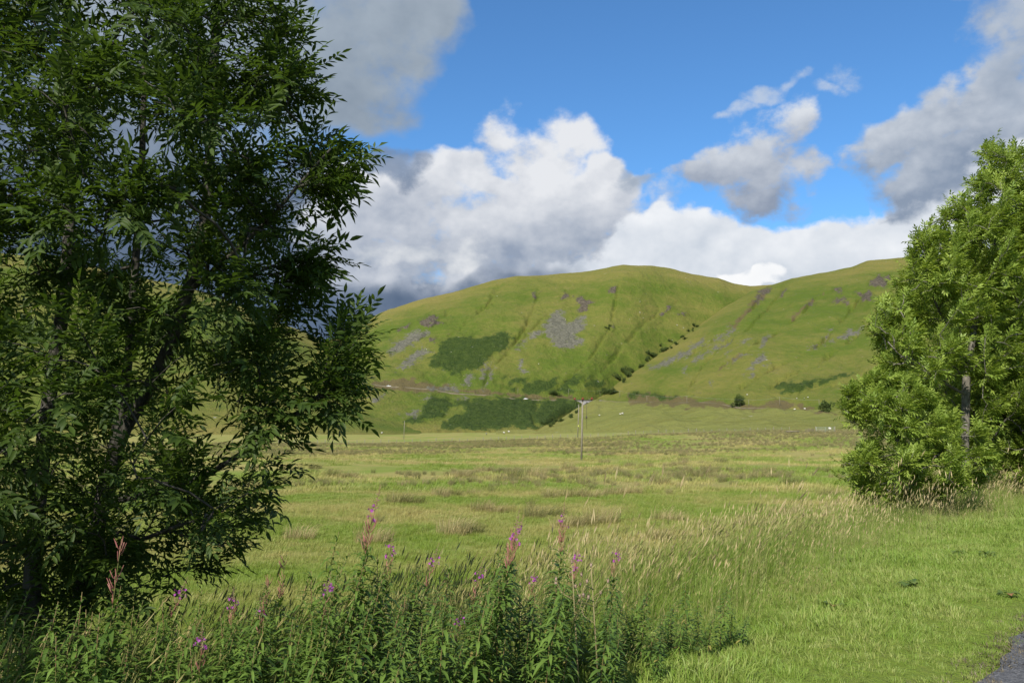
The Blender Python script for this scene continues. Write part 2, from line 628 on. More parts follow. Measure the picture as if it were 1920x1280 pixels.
def relief_z(x, y, z, t, gullies, amp, seed):
    q = x / y
    f = np.clip(t * 6, 0, 1)
    n = amp * f * (fbm(q * 16 + 0.004 * y, y / 420, 4, seed) + 0.5 * fbm(x / 45, y / 70, 3, seed + 3) + 0.16 * fbm(x / 11, y / 22, 3, seed + 8))
    n = n * (0.3 + 0.7 * np.clip((1 - t) * 4, 0, 1))
    u, v = proj(x, y, z)
    for pts, w, dep in gullies:
        d = dist_poly(u, v, pts)
        wob = w * (0.34 + 0.8 * np.clip(fbm(v / 9, u / 9, 3, 70), -.22, 1))
        n = n - (0.55 + 0.9 * np.clip(fbm(u / 21, v / 21, 2, 71), -.5, .5)) * dep * np.exp(-(d / wob) ** 2)
    return z + n


def main_z(x, y):
    z, t = profile(x / y, y, MAIN, main_yb(x / y), -3.6, ROAD, KM, 0.15, 1.1, 1.35)
    z = smin(z, glen_cap(x / y, y), 24.0)
    return relief_z(x, y, z, t, GULLY_MAIN, 5.5, 21)


def spur_z(x, y):
    z, t = profile(x / y, y, SPUR, spur_yb(x / y), -2.0, ROAD, KS, 0.5, 1.1, 1.2)
    return relief_z(x, y, z, t, GULLY_SPUR, 5.5, 41)


def left_z(x, y):
    z, t = profile(x / y, y, LEFT, left_yb(x / y), -3.6, None, KL, 0.15, 1.2, 1.3)
    return relief_z(x, y, z, t, [], 4.0, 61)


def terrain(x, y):
    x = np.asarray(x, float)
    y = np.asarray(y, float)
    z = ground_z(x, y)
    far = y > 200
    if np.any(far):
        yy = np.maximum(y, 200)
        z = np.where(far, np.maximum.reduce([z, main_z(x, yy), spur_z(x, yy), left_z(x, yy)]), z)
    return z


def hit(u, v, y0=3.0, y1=1900.0):
    """where the sight line through a photo pixel first meets the ground"""
    q, e = ray(u, v)
    ys = np.geomspace(y0, y1, 900)
    d = terrain(q * ys, ys) - (EYE + e * ys)
    i = int(np.argmax(d > 0)) if np.any(d > 0) else 899
    a, b = ys[max(i - 1, 0)], ys[i]
    for _ in range(3):
        yy = np.linspace(a, b, 12)
        d = terrain(q * yy, yy) - (EYE + e * yy)
        j = int(np.argmax(d > 0)) if np.any(d > 0) else 11
        a, b = yy[max(j - 1, 0)], yy[j]
    y = (a + b) / 2
    return np.array([q * y, y, float(terrain(q * y, y))])


# ------------------------------------------------------------------ materials for the land
def grass_tone(nt, pos):
    """0 = lush green, 1 = dry straw, the same over the field sheet and the tufts that stand on it"""
    a = noise(nt, vmul(nt, pos, (0.05, 0.085, 0.0)), 1.0, 4.0, 0.6)
    b = noise(nt, vmul(nt, pos, (0.5, 0.7, 0.0)), 1.0, 4.0, 0.6)
    sp = nt.nodes.new('ShaderNodeSeparateXYZ')
    nt.links.new(pos.k, sp.inputs[0])
    far = X(nt, sp.outputs[1]).step(40.0, 130.0)
    return (a.step(0.37, 0.63) * 0.85 + (b - 0.5) * 0.9 + far * 0.16).clamp()


def field_material():
    m, nt, out = new_mat('field_grass')
    p = position(nt)
    t = grass_tone(nt, p)
    c = mixc(nt, t, (0.140, 0.205, 0.024), (0.280, 0.240, 0.080))
    v = attr(nt, 'verge')
    c = mixc(nt, v, c, (0.15, 0.215, 0.026))
    f = noise(nt, p, 9.0, 6.0, 0.65)
    c = mixc(nt, (f - 0.35).clamp(), c, (0.16, 0.14, 0.05))
    b = principled(nt, c, 0.85, 0.15, noise(nt, p, 14.0, 6.0, 0.7), 0.9, 0.08)
    nt.links.new(b.outputs[0], out.inputs[0])
    return m


def hill_material(name, green, yellow):
    m, nt, out = new_mat(name)
    p = position(nt)
    st = vmul(nt, p, (0.006, 0.004, 0.012))
    n1 = noise(nt, st, 1.0, 6.0, 0.6)
    n2 = noise(nt, vmul(nt, p, (0.03, 0.012, 0.05)), 1.0, 6.0, 0.62)
    n3 = noise(nt, vmul(nt, p, (0.16, 0.10, 0.20)), 1.0, 5.0, 0.65)
    fine = noise(nt, vmul(nt, p, (0.55, 0.3, 0.8)), 1.0, 4.0, 0.7)
    dry = attr(nt, 'dry')
    t = (n1.step(0.36, 0.66) * 0.55 + (n2 - 0.5) * 1.3 + (n3 - 0.5) * 1.1 + (fine - 0.5) * 0.5 + dry * 0.9).clamp()
    c = mixc(nt, t, green, yellow)
    strk = noise(nt, vmul(nt, p, (0.012, 0.05, 0.0)), 1.0, 5.0, 0.6)
    c = mixc(nt, attr(nt, 'lush') * strk.step(0.25, 0.6) * 0.8, c, (0.185, 0.195, 0.052))
    # brown heather and thin soil
    br = (n2 + (n3 - 0.5) * 0.6 + attr(nt, 'brown') * 0.55).step(0.66, 0.86)
    c = mixc(nt, br * 0.85, c, (0.105, 0.080, 0.038))
    c = mixc(nt, (fine - 0.5)._m('ABSOLUTE').step(0.05, 0.30) * 0.35, c, (0.15, 0.14, 0.045))
    # bracken
    bk = attr(nt, 'bracken') + (n3 - 0.5) * 1.7 + (n2 - 0.5) * 1.4 + (fine - 0.5) * 1.0
    c = mixc(nt, bk.step(0.40, 0.62), c, mixc(nt, (fine + n3 * 0.6 - 0.3).step(0.25, 0.75), (0.022, 0.044, 0.008), (0.068, 0.098, 0.018)))
    # crags
    rk = attr(nt, 'rock') + (n3 - 0.5) * 1.6 + (fine - 0.5) * 1.0
    vr = nt.nodes.new('ShaderNodeTexVoronoi')
    vr.inputs['Scale'].default_value = 0.45
    nt.links.new(p.k, vr.inputs['Vector'])
    stone = X(nt, vr.outputs['Color'])
    bw = nt.nodes.new('ShaderNodeRGBToBW')
    nt.links.new(stone.k, bw.inputs[0])
    sv = X(nt, bw.outputs[0])
    c = mixc(nt, rk.step(0.50, 0.70), c, mixc(nt, sv, (0.045, 0.038, 0.026), (0.135, 0.115, 0.085)))
    # scree
    sr = attr(nt, 'scree') + (n3 - 0.5) * 1.9 + (fine - 0.5) * 2.2
    c = mixc(nt, sr.step(0.40, 0.66), c, mixc(nt, sv, (0.068, 0.067, 0.048), (0.158, 0.153, 0.116)))
    # scattered pale stones
    v2 = nt.nodes.new('ShaderNodeTexVoronoi')
    v2.inputs['Scale'].default_value = 0.055
    nt.links.new(p.k, v2.inputs['Vector'])
    dot = X(nt, v2.outputs['Distance']).step(0.075, 0.05) * n2.step(0.50, 0.62)
    c = mixc(nt, dot, c, (0.32, 0.31, 0.28))
    hgt = n3 + fine * 0.5 + attr(nt, 'bracken') * fine + attr(nt, 'rock') * sv
    b = principled(nt, c, 0.9, 0.1, hgt, 0.8, 4.0)
    nt.links.new(b.outputs[0], out.inputs[0])
    return m


def simple_mat(name, c1, c2, scale=8.0, rough=0.7, spec=0.3, bump=0.2, stretch=(1, 1, 1), bdist=0.01):
    m, nt, out = new_mat(name)
    tcn = X(nt, nt.nodes.new('ShaderNodeTexCoord').outputs['Object'])
    n = noise(nt, vmul(nt, tcn, stretch), scale, 6.0, 0.65)
    c = mixc(nt, n.step(0.3, 0.7), c1, c2)
    b = principled(nt, c, rough, spec, n, bump, bdist)
    nt.links.new(b.outputs[0], out.inputs[0])
    return m


def leaf_mat(name, c_dark, c_light, c_odd=None, trans=0.35, rough=0.42, spec=0.45, source='attr', noise_scale=None):
    """foliage: colour differs leaf by leaf, light passes through the blade"""
    m, nt, out = new_mat(name)
    if source == 'attr':
        r = attr(nt, 'rnd')
    else:
        r = X(nt, nt.nodes.new('ShaderNodeObjectInfo').outputs['Random'])
    c = mixc(nt, r, c_dark, c_light)
    if c_odd is not None:
        c = mixc(nt, r.step(0.93, 0.97), c, c_odd)
    p = principled(nt, c, rough, spec)
    tr = nt.nodes.new('ShaderNodeBsdfTranslucent')
    ct = mixc(nt, 0.55, c, (c_light[0] * 1.5, c_light[1] * 1.6, c_light[2] * 0.6))
    nt.links.new(ct.k, tr.inputs[0])
    mx = nt.nodes.new('ShaderNodeMixShader')
    mx.inputs[0].default_value = trans
    nt.links.new(p.outputs[0], mx.inputs[1])
    nt.links.new(tr.outputs[0], mx.inputs[2])
    nt.links.new(mx.outputs[0], out.inputs[0])
    return m


def blade_mat(name, green, straw, bias=0.0, use_tone=True, trans=0.3, spread=0.5):
    """grass blades take the tone of the patch they grow in, differ blade by blade"""
    m, nt, out = new_mat(name)
    r = attr(nt, 'rnd')
    ob = X(nt, nt.nodes.new('ShaderNodeObjectInfo').outputs['Random'])
    t = (r - 0.5) * spread + (ob - 0.5) * spread * 0.8 + bias
    if use_tone:
        t = t + grass_tone(nt, position(nt))
    else:
        t = t + (noise(nt, position(nt), 0.9, 4.0, 0.65) - 0.5) * 1.1
    c = mixc(nt, t.clamp(), green, straw)
    p = principled(nt, c, 0.5, 0.3)
    tr = nt.nodes.new('ShaderNodeBsdfTranslucent')
    nt.links.new(c.k, tr.inputs[0])
    mx = nt.nodes.new('ShaderNodeMixShader')
    mx.inputs[0].default_value = trans
    nt.links.new(p.outputs[0], mx.inputs[1])
    nt.links.new(tr.outputs[0], mx.inputs[2])
    nt.links.new(mx.outputs[0], out.inputs[0])
    return m


# ------------------------------------------------------------------ ground sheet
def grid_faces(nr, nc):
    i = np.arange(nr - 1)[:, None] * nc + np.arange(nc - 1)[None, :]
    i = i.ravel()
    return np.stack([i, i + 1, i + nc + 1, i + nc], 1)


def build_ground():
    yn = np.concatenate([np.linspace(-60, -6, 14, endpoint=False), np.arange(-6, 26, 0.22), np.geomspace(26, 760, 200)])
    qn = np.tanh(np.linspace(-1.6, 1.6, 380)) / math.tanh(1.6) * 1.25
    Y = np.repeat(yn[:, None], len(qn), 1)
    Xg = qn[None, :] * (np.abs(Y) + 14)
    Z = ground_z(Xg, Y)
    s = s_of(Xg, Y)
    me = mesh_arrays('field', np.stack([Xg, Y, Z], -1).reshape(-1, 3), grid_faces(len(yn), len(qn)),
                     {'verge': (1 - sstep(2.5, 7.0, s)).ravel()}, True)
    make_obj('field', me, field_material(), kind='structure', label='rough green and straw coloured valley pasture with rush clumps')


build_ground()
me = mesh_arrays('valley_floor', [(-5000, -4000, -12), (5000, -4000, -12), (5000, 5000, -12), (-5000, 5000, -12)], [(0, 1, 2, 3)], {'verge': [0, 0, 0, 0]})
make_obj('valley_floor', me, bpy.data.materials['field_grass'], kind='structure')

# tarmac road
def build_road():
    aa = np.arange(-14, 70, 0.12)
    edge = 0.10 * fbm(aa / 0.9, aa * 0, 3, 77) + 0.05 * fbm(aa / 0.22, aa * 0, 2, 78)
    cols_ = [edge, edge - 0.25] + [np.full_like(aa, -w) for w in (1.0, 2.2, 3.4, 4.6, 5.8)]
    V = []
    for k, sgm in enumerate(cols_):
        xy = RP[None] + RD[None] * aa[:, None] + RN[None] * sgm[:, None]
        z = 0.012 + 0.05 * np.clip(-sgm / 2.9, 0, 1) - 0.05 * np.clip((-sgm - 2.9) / 2.9, 0, 1)
        if k == 0:
            z = z - 0.005
        V.append(np.column_stack([xy, z]))
    V = np.stack(V, 1).reshape(-1, 3)
    m, nt, out = new_mat('tarmac')
    p = position(nt)
    vr = nt.nodes.new('ShaderNodeTexVoronoi')
    vr.inputs['Scale'].default_value = 75.0
    nt.links.new(p.k, vr.inputs['Vector'])
    bw = nt.nodes.new('ShaderNodeRGBToBW')
    nt.links.new(vr.outputs['Color'], bw.inputs[0])
    sv = X(nt, bw.outputs[0])
    n = noise(nt, p, 1.6, 5.0, 0.6)
    c = mixc(nt, sv.pow(2.2), (0.045, 0.046, 0.05), (0.17, 0.17, 0.175))
    c = mixc(nt, n.step(0.45, 0.75) * 0.5, c, (0.10, 0.098, 0.095))
    b = principled(nt, c, 0.8, 0.3, X(nt, vr.outputs['Distance']), 0.6, 0.006)
    nt.links.new(b.outputs[0], out.inputs[0])
    me = mesh_arrays('road', V, grid_faces(len(aa), len(cols_))[:, ::-1], None, True)
    make_obj('road', me, m, kind='structure', label='grey tarmac lane with a ragged grassy edge')


build_road()

# ------------------------------------------------------------------ hills
SCREE_M = [z3(l) for l in (
    [(1140, 365), (1210, 395), (1205, 440), (1310, 400), (1310, 470), (1265, 500), (1290, 545), (1240, 590), (1120, 555), (1110, 520), (1050, 495), (1080, 430)],
    [(1050, 470), (990, 510), (915, 585), (960, 560), (1060, 495)],
    [(350, 485), (430, 490), (390, 540), (300, 580), (210, 620), (190, 590), (260, 540)],
    [(380, 580), (440, 590), (390, 640), (320, 680), (230, 730), (300, 650)],
    [(640, 720), (670, 715), (680, 770), (650, 795), (610, 790)], [(760, 650), (775, 655), (745, 745), (728, 745)],
    [(795, 690), (808, 695), (770, 800), (735, 812), (770, 770)], [(930, 645), (960, 640), (955, 700), (985, 715), (940, 710)],
    [(180, 835), (150, 870), (100, 882), (110, 855)], [(380, 925), (350, 960), (250, 968), (310, 940)], [(600, 855), (660, 858), (640, 875)], [(390, 850), (440, 848), (430, 860)],
    [(440, 800), (520, 790), (590, 805), (600, 822), (450, 815)])]
ROCK_M = [z3(l) for l in (
    [(380, 415), (450, 392), (505, 430), (430, 465), (385, 440)], [(255, 490), (315, 445), (310, 470), (270, 500)], [(1240, 285), (1300, 280), (1360, 330), (1330, 370), (1280, 365)],
    [(1180, 270), (1215, 255), (1205, 300), (1180, 305)], [(1435, 262), (1480, 238), (1480, 265)], [(1725, 395), (1810, 338), (1815, 350), (1750, 402)], [(420, 515), (480, 520), (470, 550), (420, 545)],
    [(1030, 265), (1045, 265), (1040, 310), (1028, 310)], [(1820, 385), (1880, 380), (1870, 395)], [(1430, 455), (1465, 450), (1460, 475)])]
BRACKEN_M = [z3(l) for l in (
    [(490, 545), (640, 515), (700, 525), (860, 490), (905, 530), (860, 580), (770, 640), (700, 690), (600, 730), (500, 700), (430, 690), (470, 620)],
    [(880, 760), (990, 740), (980, 782), (880, 775)], [(970, 790), (1060, 765), (1150, 755), (1160, 800), (1080, 838), (960, 825)], [(835, 800), (930, 793), (920, 822)],
    [(1190, 770), (1250, 735), (1330, 740), (1290, 780), (1220, 800), (1240, 830), (1130, 842)], [(1310, 790), (1360, 765), (1420, 760), (1400, 800)], [(790, 740), (860, 735), (850, 748)],
    [(440, 850), (520, 855), (570, 890), (500, 960), (380, 1000), (280, 995), (400, 940)],
    [(570, 880), (700, 865), (860, 865), (1030, 860), (1040, 920), (1020, 1000), (1030, 1035), (900, 1032), (750, 1038), (480, 1042), (520, 1000), (650, 920)],
    [(1060, 870), (1250, 870), (1295, 900), (1180, 970), (1080, 1020), (1030, 1012), (1020, 960)])]
BROWN_M = [z3(l) for l in ([(100, 775), (250, 750), (400, 760), (520, 790), (660, 812), (1050, 848), (1250, 850), (1250, 872), (1050, 862), (600, 828), (430, 818), (100, 798)],)]
SCREE_S = [z4(l) for l in (
    [(60, 775), (250, 685), (425, 578), (350, 655), (200, 745)], [(330, 720), (450, 655), (585, 588), (500, 655), (380, 708)], [(380, 655), (590, 515), (600, 522), (400, 660)],
    [(690, 750), (790, 682), (760, 745), (690, 785)], [(650, 830), (720, 785), (715, 815), (680, 842)], [(620, 635), (730, 566), (735, 580), (680, 612)], [(740, 650), (800, 580), (820, 582), (780, 630), (560, 752), (545, 745)],
    [(1160, 635), (1300, 538), (1420, 518), (1400, 545), (1330, 585), (1240, 592)], [(1065, 668), (1200, 538), (1205, 548), (1085, 665)], [(265, 795), (305, 775), (290, 800)], [(440, 870), (460, 862), (455, 880)],
    [(770, 765), (805, 740), (800, 755)], [(540, 690), (560, 675), (552, 690)])]
ROCK_S = [z4(l) for l in (
    [(1455, 262), (1500, 205), (1590, 195), (1545, 262), (1480, 275)], [(1175, 352), (1230, 328), (1340, 358), (1260, 378)], [(1365, 315), (1450, 288), (1475, 352), (1400, 355)],
    [(1015, 425), (1060, 360), (1150, 308), (1060, 405)], [(700, 355), (790, 270), (825, 268), (740, 365)], [(870, 330), (920, 280), (925, 290), (890, 335)], [(1210, 290), (1280, 265), (1270, 295)])]
BROWN_S = [z4(l) for l in ([(-80, 935), (0, 930), (215, 955), (500, 985), (660, 1010), (1060, 1040), (1300, 1062), (1060, 1045), (650, 1030), (200, 1012), (-80, 1000)],
                           [(780, 1010), (880, 975), (1000, 1010), (1120, 1010), (1100, 1040), (850, 1030)], [(820, 270), (700, 400), (560, 540), (600, 480), (740, 330)],
                           [(1160, 300), (1060, 380), (960, 470), (1000, 410)], [(640, 690), (560, 745), (480, 790), (540, 740)])]
BRACKEN_S = [z4(l) for l in ([(-60, 940), (40, 935), (215, 958), (150, 972), (-60, 965)], [(800, 890), (1250, 830), (1400, 790), (1250, 850), (950, 930)])]


def mask(u, v, polys, soft, amp, seed):
    """about 1 well inside, 0 well outside; the material's own noise frays the edge"""
    m = np.zeros(np.shape(u))
    w = amp * (fbm(u / 9, v / 6, 4, seed))
    u, v = u + 9 * fbm(u / 17, v / 11, 3, seed + 50), v + 6 * fbm(u / 15, v / 11, 3, seed + 51)
    for p in polys:
        pa = np.array(p)
        lo, hi = pa.min(0) - 30, pa.max(0) + 30
        sel = (u > lo[0]) & (u < hi[0]) & (v > lo[1]) & (v < hi[1])
        if np.any(sel):
            d = sdist(u[sel], v[sel], p) + w[sel]
            m[sel] = np.maximum(m[sel], np.clip(0.5 + d / soft, 0, 1))
    return m


def build_hill(zfun, ybf, tab, q0, q1, nq, nt_, t1, name, label, mat, sets, drymul, name_dry=0.0):
    qs = np.linspace(q0, q1, nq)
    ts = np.linspace(-0.02, 1.0, nt_)
    ts = np.concatenate([ts, np.linspace(1.01, t1, 22)])
    Q = np.repeat(qs[None, :], len(ts), 0)
    yb = ybf(Q)
    yr = np.interp(Q, tab[0], tab[2])
    Y = yb + (yr - yb) * ts[:, None]
    Xh = Q * Y
    Z = zfun(Xh, Y)
    u, v = proj(Xh, Y, Z)
    T = np.repeat(ts[:, None], nq, 1)
    top = np.interp(Q, tab[0], tab[1])
    _, e = ray(u, v)
    near_top = np.clip(1 - (top - (Z - EYE) / Y) / 0.022, 0, 1)
    dry = near_top * drymul + 0.9 * np.clip(1 - T / 0.06, 0, 1)
    ye = np.interp(Q, ROAD[0], ROAD[2])
    dry = dry + 0.40 * sstep(ye + 10, ye - 60, Y) * (name_dry)
    at2 = sstep(ye + 10, ye - 60, Y) * name_dry
    at_ = {'dry': dry, 'lush': at2, 'scree': mask(u, v, sets[0], 13, 7, 1), 'rock': mask(u, v, sets[1], 10, 6, 2),
           'bracken': mask(u, v, sets[2], 12, 6, 3), 'brown': mask(u, v, sets[3], 10, 5, 4)}
    Z = Z + at_['rock'] * (2.2 * fbm(Xh / 5, Y / 9, 3, 81) + .8) + at_['bracken'] * (1.0 + 1.3 * fbm(Xh / 4, Y / 8, 3, 82)) + at_['scree'] * .5 * fbm(Xh / 4, Y / 6, 2, 83)
    Z = Z + 0.55 * fbm(Xh / 7, Z / 3.2, 2, 84) * np.clip(T * 8, 0, 1)
    me = mesh_arrays(name, np.stack([Xh, Y, Z], -1).reshape(-1, 3), grid_faces(len(ts), nq), {k: a.ravel() for k, a in at_.items()}, True)
    make_obj(name, me, mat, kind='structure', label=label)


hill_m = hill_material('hill_turf', (0.074, 0.108, 0.013), (0.168, 0.150, 0.039))
build_hill(main_z, main_yb, MAIN, *ray(np.array([380, 1560]), np.array([700, 700]))[0], 480, 250, 1.5, 'hill', 'broad rounded green hill with grey scree and dark bracken patches', hill_m, (SCREE_M, ROCK_M, BRACKEN_M, BROWN_M), 0.8)
build_hill(spur_z, spur_yb, SPUR, *ray(np.array([930, 2450]), np.array([700, 700]))[0], 540, 240, 1.5, 'hill', 'steep green hill spur with straight gullies and scree streaks', hill_m, (SCREE_S, ROCK_S, BRACKEN_S, BROWN_S), 0.45, 1.0)
build_hill(left_z, left_yb, LEFT, *ray(np.array([-650, 790]), np.array([700, 700]))[0], 240, 130, 1.4, 'hill', 'pale green hill seen between the leaves of the shaded ash', hill_m, ([], [], [], []), 0.7)


# ------------------------------------------------------------------ trees
def leaflet(L, w, fold=0.25, seg=2, droop=0.15):
    """one leaflet along +Y, folded on its midrib; returns verts, tris"""
    if seg == 2:
        V = [(0, 0, 0), (-w * .42, L * .28, w * fold * .5), (w * .42, L * .28, w * fold * .5), (0, L * .30, -.02 * L), (-w * .46, L * .58, w * fold * .5 - droop * L * .25),
             (w * .46, L * .58, w * fold * .5 - droop * L * .25), (0, L * .6, -.03 * L - droop * L * .3), (0, L, -droop * L)]
        T = [(0, 3, 1), (0, 2, 3), (1, 3, 6), (1, 6, 4), (3, 2, 5), (3, 5, 6), (4, 6, 7), (6, 5, 7)]
    else:
        V = [(0, 0, 0), (-w * .5, L * .45, w * fold * .5), (w * .5, L * .45, w * fold * .5), (0, L * .45, -.03 * L), (0, L, -droop * L)]
        T = [(0, 3, 1), (0, 2, 3), (1, 3, 4), (3, 2, 4)]
    return np.array(V, float), np.array(T, int)


def compound_leaf(r, n_pairs=4, length=0.24, ll=0.075, lw=0.023, curve=0.25, seg=2, sweep=0.9):
    """a pinnate leaf along +Y: stalk, pairs of leaflets and one at the tip"""
    mb = MB()
    ts = np.linspace(0, 1, 5)
    P = np.column_stack([0.02 * np.sin(ts * 2 + r.random() * 6) * ts, ts * length, -curve * length * ts ** 2])
    mb.tube(P, np.linspace(0.0018, 0.0010, 5), 3, 0.55, cap=False)
    def put(t, ang, roll, sc_):
        L, T = leaflet(ll * sc_, lw * sc_ * r.uniform(.85, 1.15), r.uniform(.1, .6), seg, r.uniform(-.05, .4))
        ca_, sa_ = math.cos(ang), math.sin(ang)
        cr, sr = math.cos(roll), math.sin(roll)
        L = L @ np.array([[cr, 0, -sr], [0, 1, 0], [sr, 0, cr]])
        R = np.array([[ca_, -sa_, 0], [sa_, ca_, 0], [0, 0, 1]])
        L = L @ R.T
        base = np.array([np.interp(t, ts, P[:, k]) for k in range(3)])
        mb.add(L + base, T, r.uniform(0.1, 0.9))
    for i in range(n_pairs):
        t = 0.32 + 0.56 * i / max(n_pairs - 1, 1)
        k = 1.0 - 0.18 * abs(i - n_pairs * .55) / n_pairs * 2
        for sd in (-1, 1):
            put(t + r.uniform(-.02, .02), sd * -sweep * r.uniform(.75, 1.2), sd * r.uniform(-.5, .5), k * r.uniform(.85, 1.1))
    put(1.0, r.uniform(-.2, .2), r.uniform(-.3, .3), 1.05)
    return np.concatenate(mb.V), np.concatenate(mb.T), np.concatenate(mb.A)


def frames(D, N):
    """rotation matrices with local +Y along D and +Z near N"""
    D = D / (np.linalg.norm(D, axis=1)[:, None] + 1e-9)
    Xa = np.cross(D, N)
    Xa /= np.linalg.norm(Xa, axis=1)[:, None] + 1e-9
    Za = np.cross(Xa, D)
    return np.stack([Xa, D, Za], 2)


def stamp(variants, idx, R, S, P, mod=None):
    """copies of small meshes joined into one: arrays V, T, rnd"""
    Vs, Ts, As, n = [], [], [], 0
    for k, (V, T, A_) in enumerate(variants):
        sel = np.where(idx == k)[0]
        if len(sel) == 0:
            continue
        M = R[sel] * S[sel][:, None, None]
        W_ = np.einsum('nij,vj->nvi', M, V) + P[sel][:, None, :]
        Vs.append(W_.reshape(-1, 3))
        Ts.append((T[None] + (np.arange(len(sel)) * len(V))[:, None, None] + n).reshape(-1, 3))
        a = np.clip(A_[None] * 0.35 + (mod[sel] if mod is not None else rng.random(len(sel)))[:, None] * 0.65, 0, 1)
        As.append(a.ravel())
        n += len(sel) * len(V)
    return np.concatenate(Vs), np.concatenate(Ts), np.concatenate(As)


def grow(stems, tips, r, step=0.14, lift=0.18):
    """join every shoot tip to the nearest wood below it; returns nodes, parents, shoot paths"""
    N, par = [], []
    for st in stems:
        base = -1
        for i in range(len(st) - 1):
            a, b = np.array(st[i]), np.array(st[i + 1])
            m = max(2, int(np.linalg.norm(b - a) / step))
            for j in range(m + (1 if i == len(st) - 2 else 0)):
                N.append(a + (b - a) * j / m)
                par.append(base)
                base = len(N) - 1
    N = [np.array(p) for p in N]
    n_stem = len(N)
    buf = np.zeros((len(N) + len(tips) * 14, 3))
    buf[:len(N)] = N
    n = len(N)
    d0 = np.min(np.linalg.norm(tips[:, None] - buf[None, :n], axis=2), axis=1)
    paths = []
    for k in np.argsort(d0):
        tip = tips[k]
        v = tip[None] - buf[:n]
        d = np.linalg.norm(v, axis=1)
        cost = d * (1.0 + 0.55 * np.clip(0.25 - v[:, 2] / (d + 1e-6), 0, 2)) + np.where(d < 0.12, 0.5, 0.0)
        i = int(np.argmin(cost))
        p0 = buf[i].copy()
        L = d[i]
        m = int(np.clip(L / step, 2, 13))
        c1 = p0 + (tip - p0) * 0.5 + np.array([r.uniform(-.1, .1), r.uniform(-.1, .1), lift + r.uniform(-.1, .1)]) * L
        prev = i
        path = [p0]
        for j in range(1, m + 1):
            t = j / m
            q = (1 - t) ** 2 * p0 + 2 * t * (1 - t) * c1 + t * t * tip
            if n >= len(buf):
                break
            buf[n] = q
            par.append(prev)
            prev = n
            n += 1
            path.append(q)
        paths.append(np.array(path))
    return buf[:n], np.array(par), n_stem, paths


def radii_of(N, par, r0, expo, rmax):
    cnt = np.zeros(len(N))
    haskid = np.zeros(len(N), bool)
    haskid[par[par >= 0]] = True
    cnt[~haskid] = 1
    for i in range(len(N) - 1, -1, -1):
        if par[i] >= 0:
            cnt[par[i]] += cnt[i]
    return np.minimum(r0 * np.maximum(cnt, 1) ** expo, rmax)


def twig_mesh(name, N, par, rad, start):
    i = np.arange(start, len(N))
    i = i[par[i] >= 0]
    a, b = N[par[i]], N[i]
    ra, rb = np.minimum(rad[par[i]], rad[i] * 1.5), rad[i]
    D = b - a
    D /= np.linalg.norm(D, axis=1)[:, None] + 1e-9
    ref = np.where(np.abs(D[:, 2:3]) < 0.8, np.array([[0, 0, 1.0]]), np.array([[1.0, 0, 0]]))
    U = np.cross(D, ref)
    U /= np.linalg.norm(U, axis=1)[:, None] + 1e-9
    Wv = np.cross(D, U)
    k = 5
    an = np.arange(k) * 2 * math.pi / k
    ring = np.cos(an)[None, :, None] * U[:, None] + np.sin(an)[None, :, None] * Wv[:, None]
    V = np.concatenate([a[:, None] + ring * ra[:, None, None], b[:, None] + ring * rb[:, None, None]], 1)
    T = []
    for j in range(k):
        l = (j + 1) % k
        T += [(j, l, k + l), (j, k + l, k + j)]
    T = np.array(T)
    TT = (T[None] + (np.arange(len(i)) * 2 * k)[:, None, None]).reshape(-1, 3)
    return mesh_arrays(name, V.reshape(-1, 3), TT, None, True)


def bark(name, c1, c2):
    m, nt, out = new_mat(name)
    tcn = X(nt, nt.nodes.new('ShaderNodeTexCoord').outputs['Object'])
    n = noise(nt, vmul(nt, tcn, (1, 1, 0.35)), 26.0, 6.0, 0.65)
    l = noise(nt, tcn, 5.0, 3.0, 0.6)
    c = mixc(nt, n.step(0.3, 0.7), c1, c2)
    c = mixc(nt, l.step(0.58, 0.68) * 0.5, c, [min(.26, x * 2.2) for x in c2])
    b = principled(nt, c, 0.85, 0.2, n, 0.8, 0.02)
    nt.links.new(b.outputs[0], out.inputs[0])
    return m


def shoots_to_leaves(paths, r, per, reach, wind, spread, up, smin=0.75, smax=1.15):
    """leaf positions and frames along the last stretch of every shoot"""
    P, D, N, S, M = [], [], [], [], []
    for path in paths:
        seg = np.linalg.norm(np.diff(path, axis=0), axis=1)
        cum = np.concatenate([[0], np.cumsum(seg)])
        tot = cum[-1]
        m = max(2, int(r.poisson(per)))
        shade = r.random()
        ph = r.uniform(0, 6.28)
        ax = path[-1] - path[-2]
        ax = ax / (np.linalg.norm(ax) + 1e-9)
        u = np.cross(ax, [0.1, 0.2, 1.0]); u /= np.linalg.norm(u) + 1e-9
        w = np.cross(u, ax)
        for j in range(m):
            d = tot - reach * (j / m) * r.uniform(.8, 1.2)
            d = max(d, 0)
            p = np.array([np.interp(d, cum, path[:, k]) for k in range(3)])
            an = ph + (j % 2) * math.pi + (j // 2) * 1.57 + r.uniform(-.4, .4)
            rad = math.cos(an) * u + math.sin(an) * w
            k = spread * (0.35 + 0.65 * j / m)
            dv = ax * (1 - 0.45 * k) + rad * k + np.array(wind) * r.uniform(.5, 1.3) + np.array([0, 0, up])
            P.append(p); D.append(dv)
            N.append(np.array([r.normal(0, .35), r.normal(0, .35), 1.0]) + rad * -0.3)
            S.append(r.uniform(smin, smax)); M.append(np.clip(shade * .6 + r.random() * .4, 0, 1))
    return np.array(P), np.array(D), np.array(N), np.array(S), np.array(M)


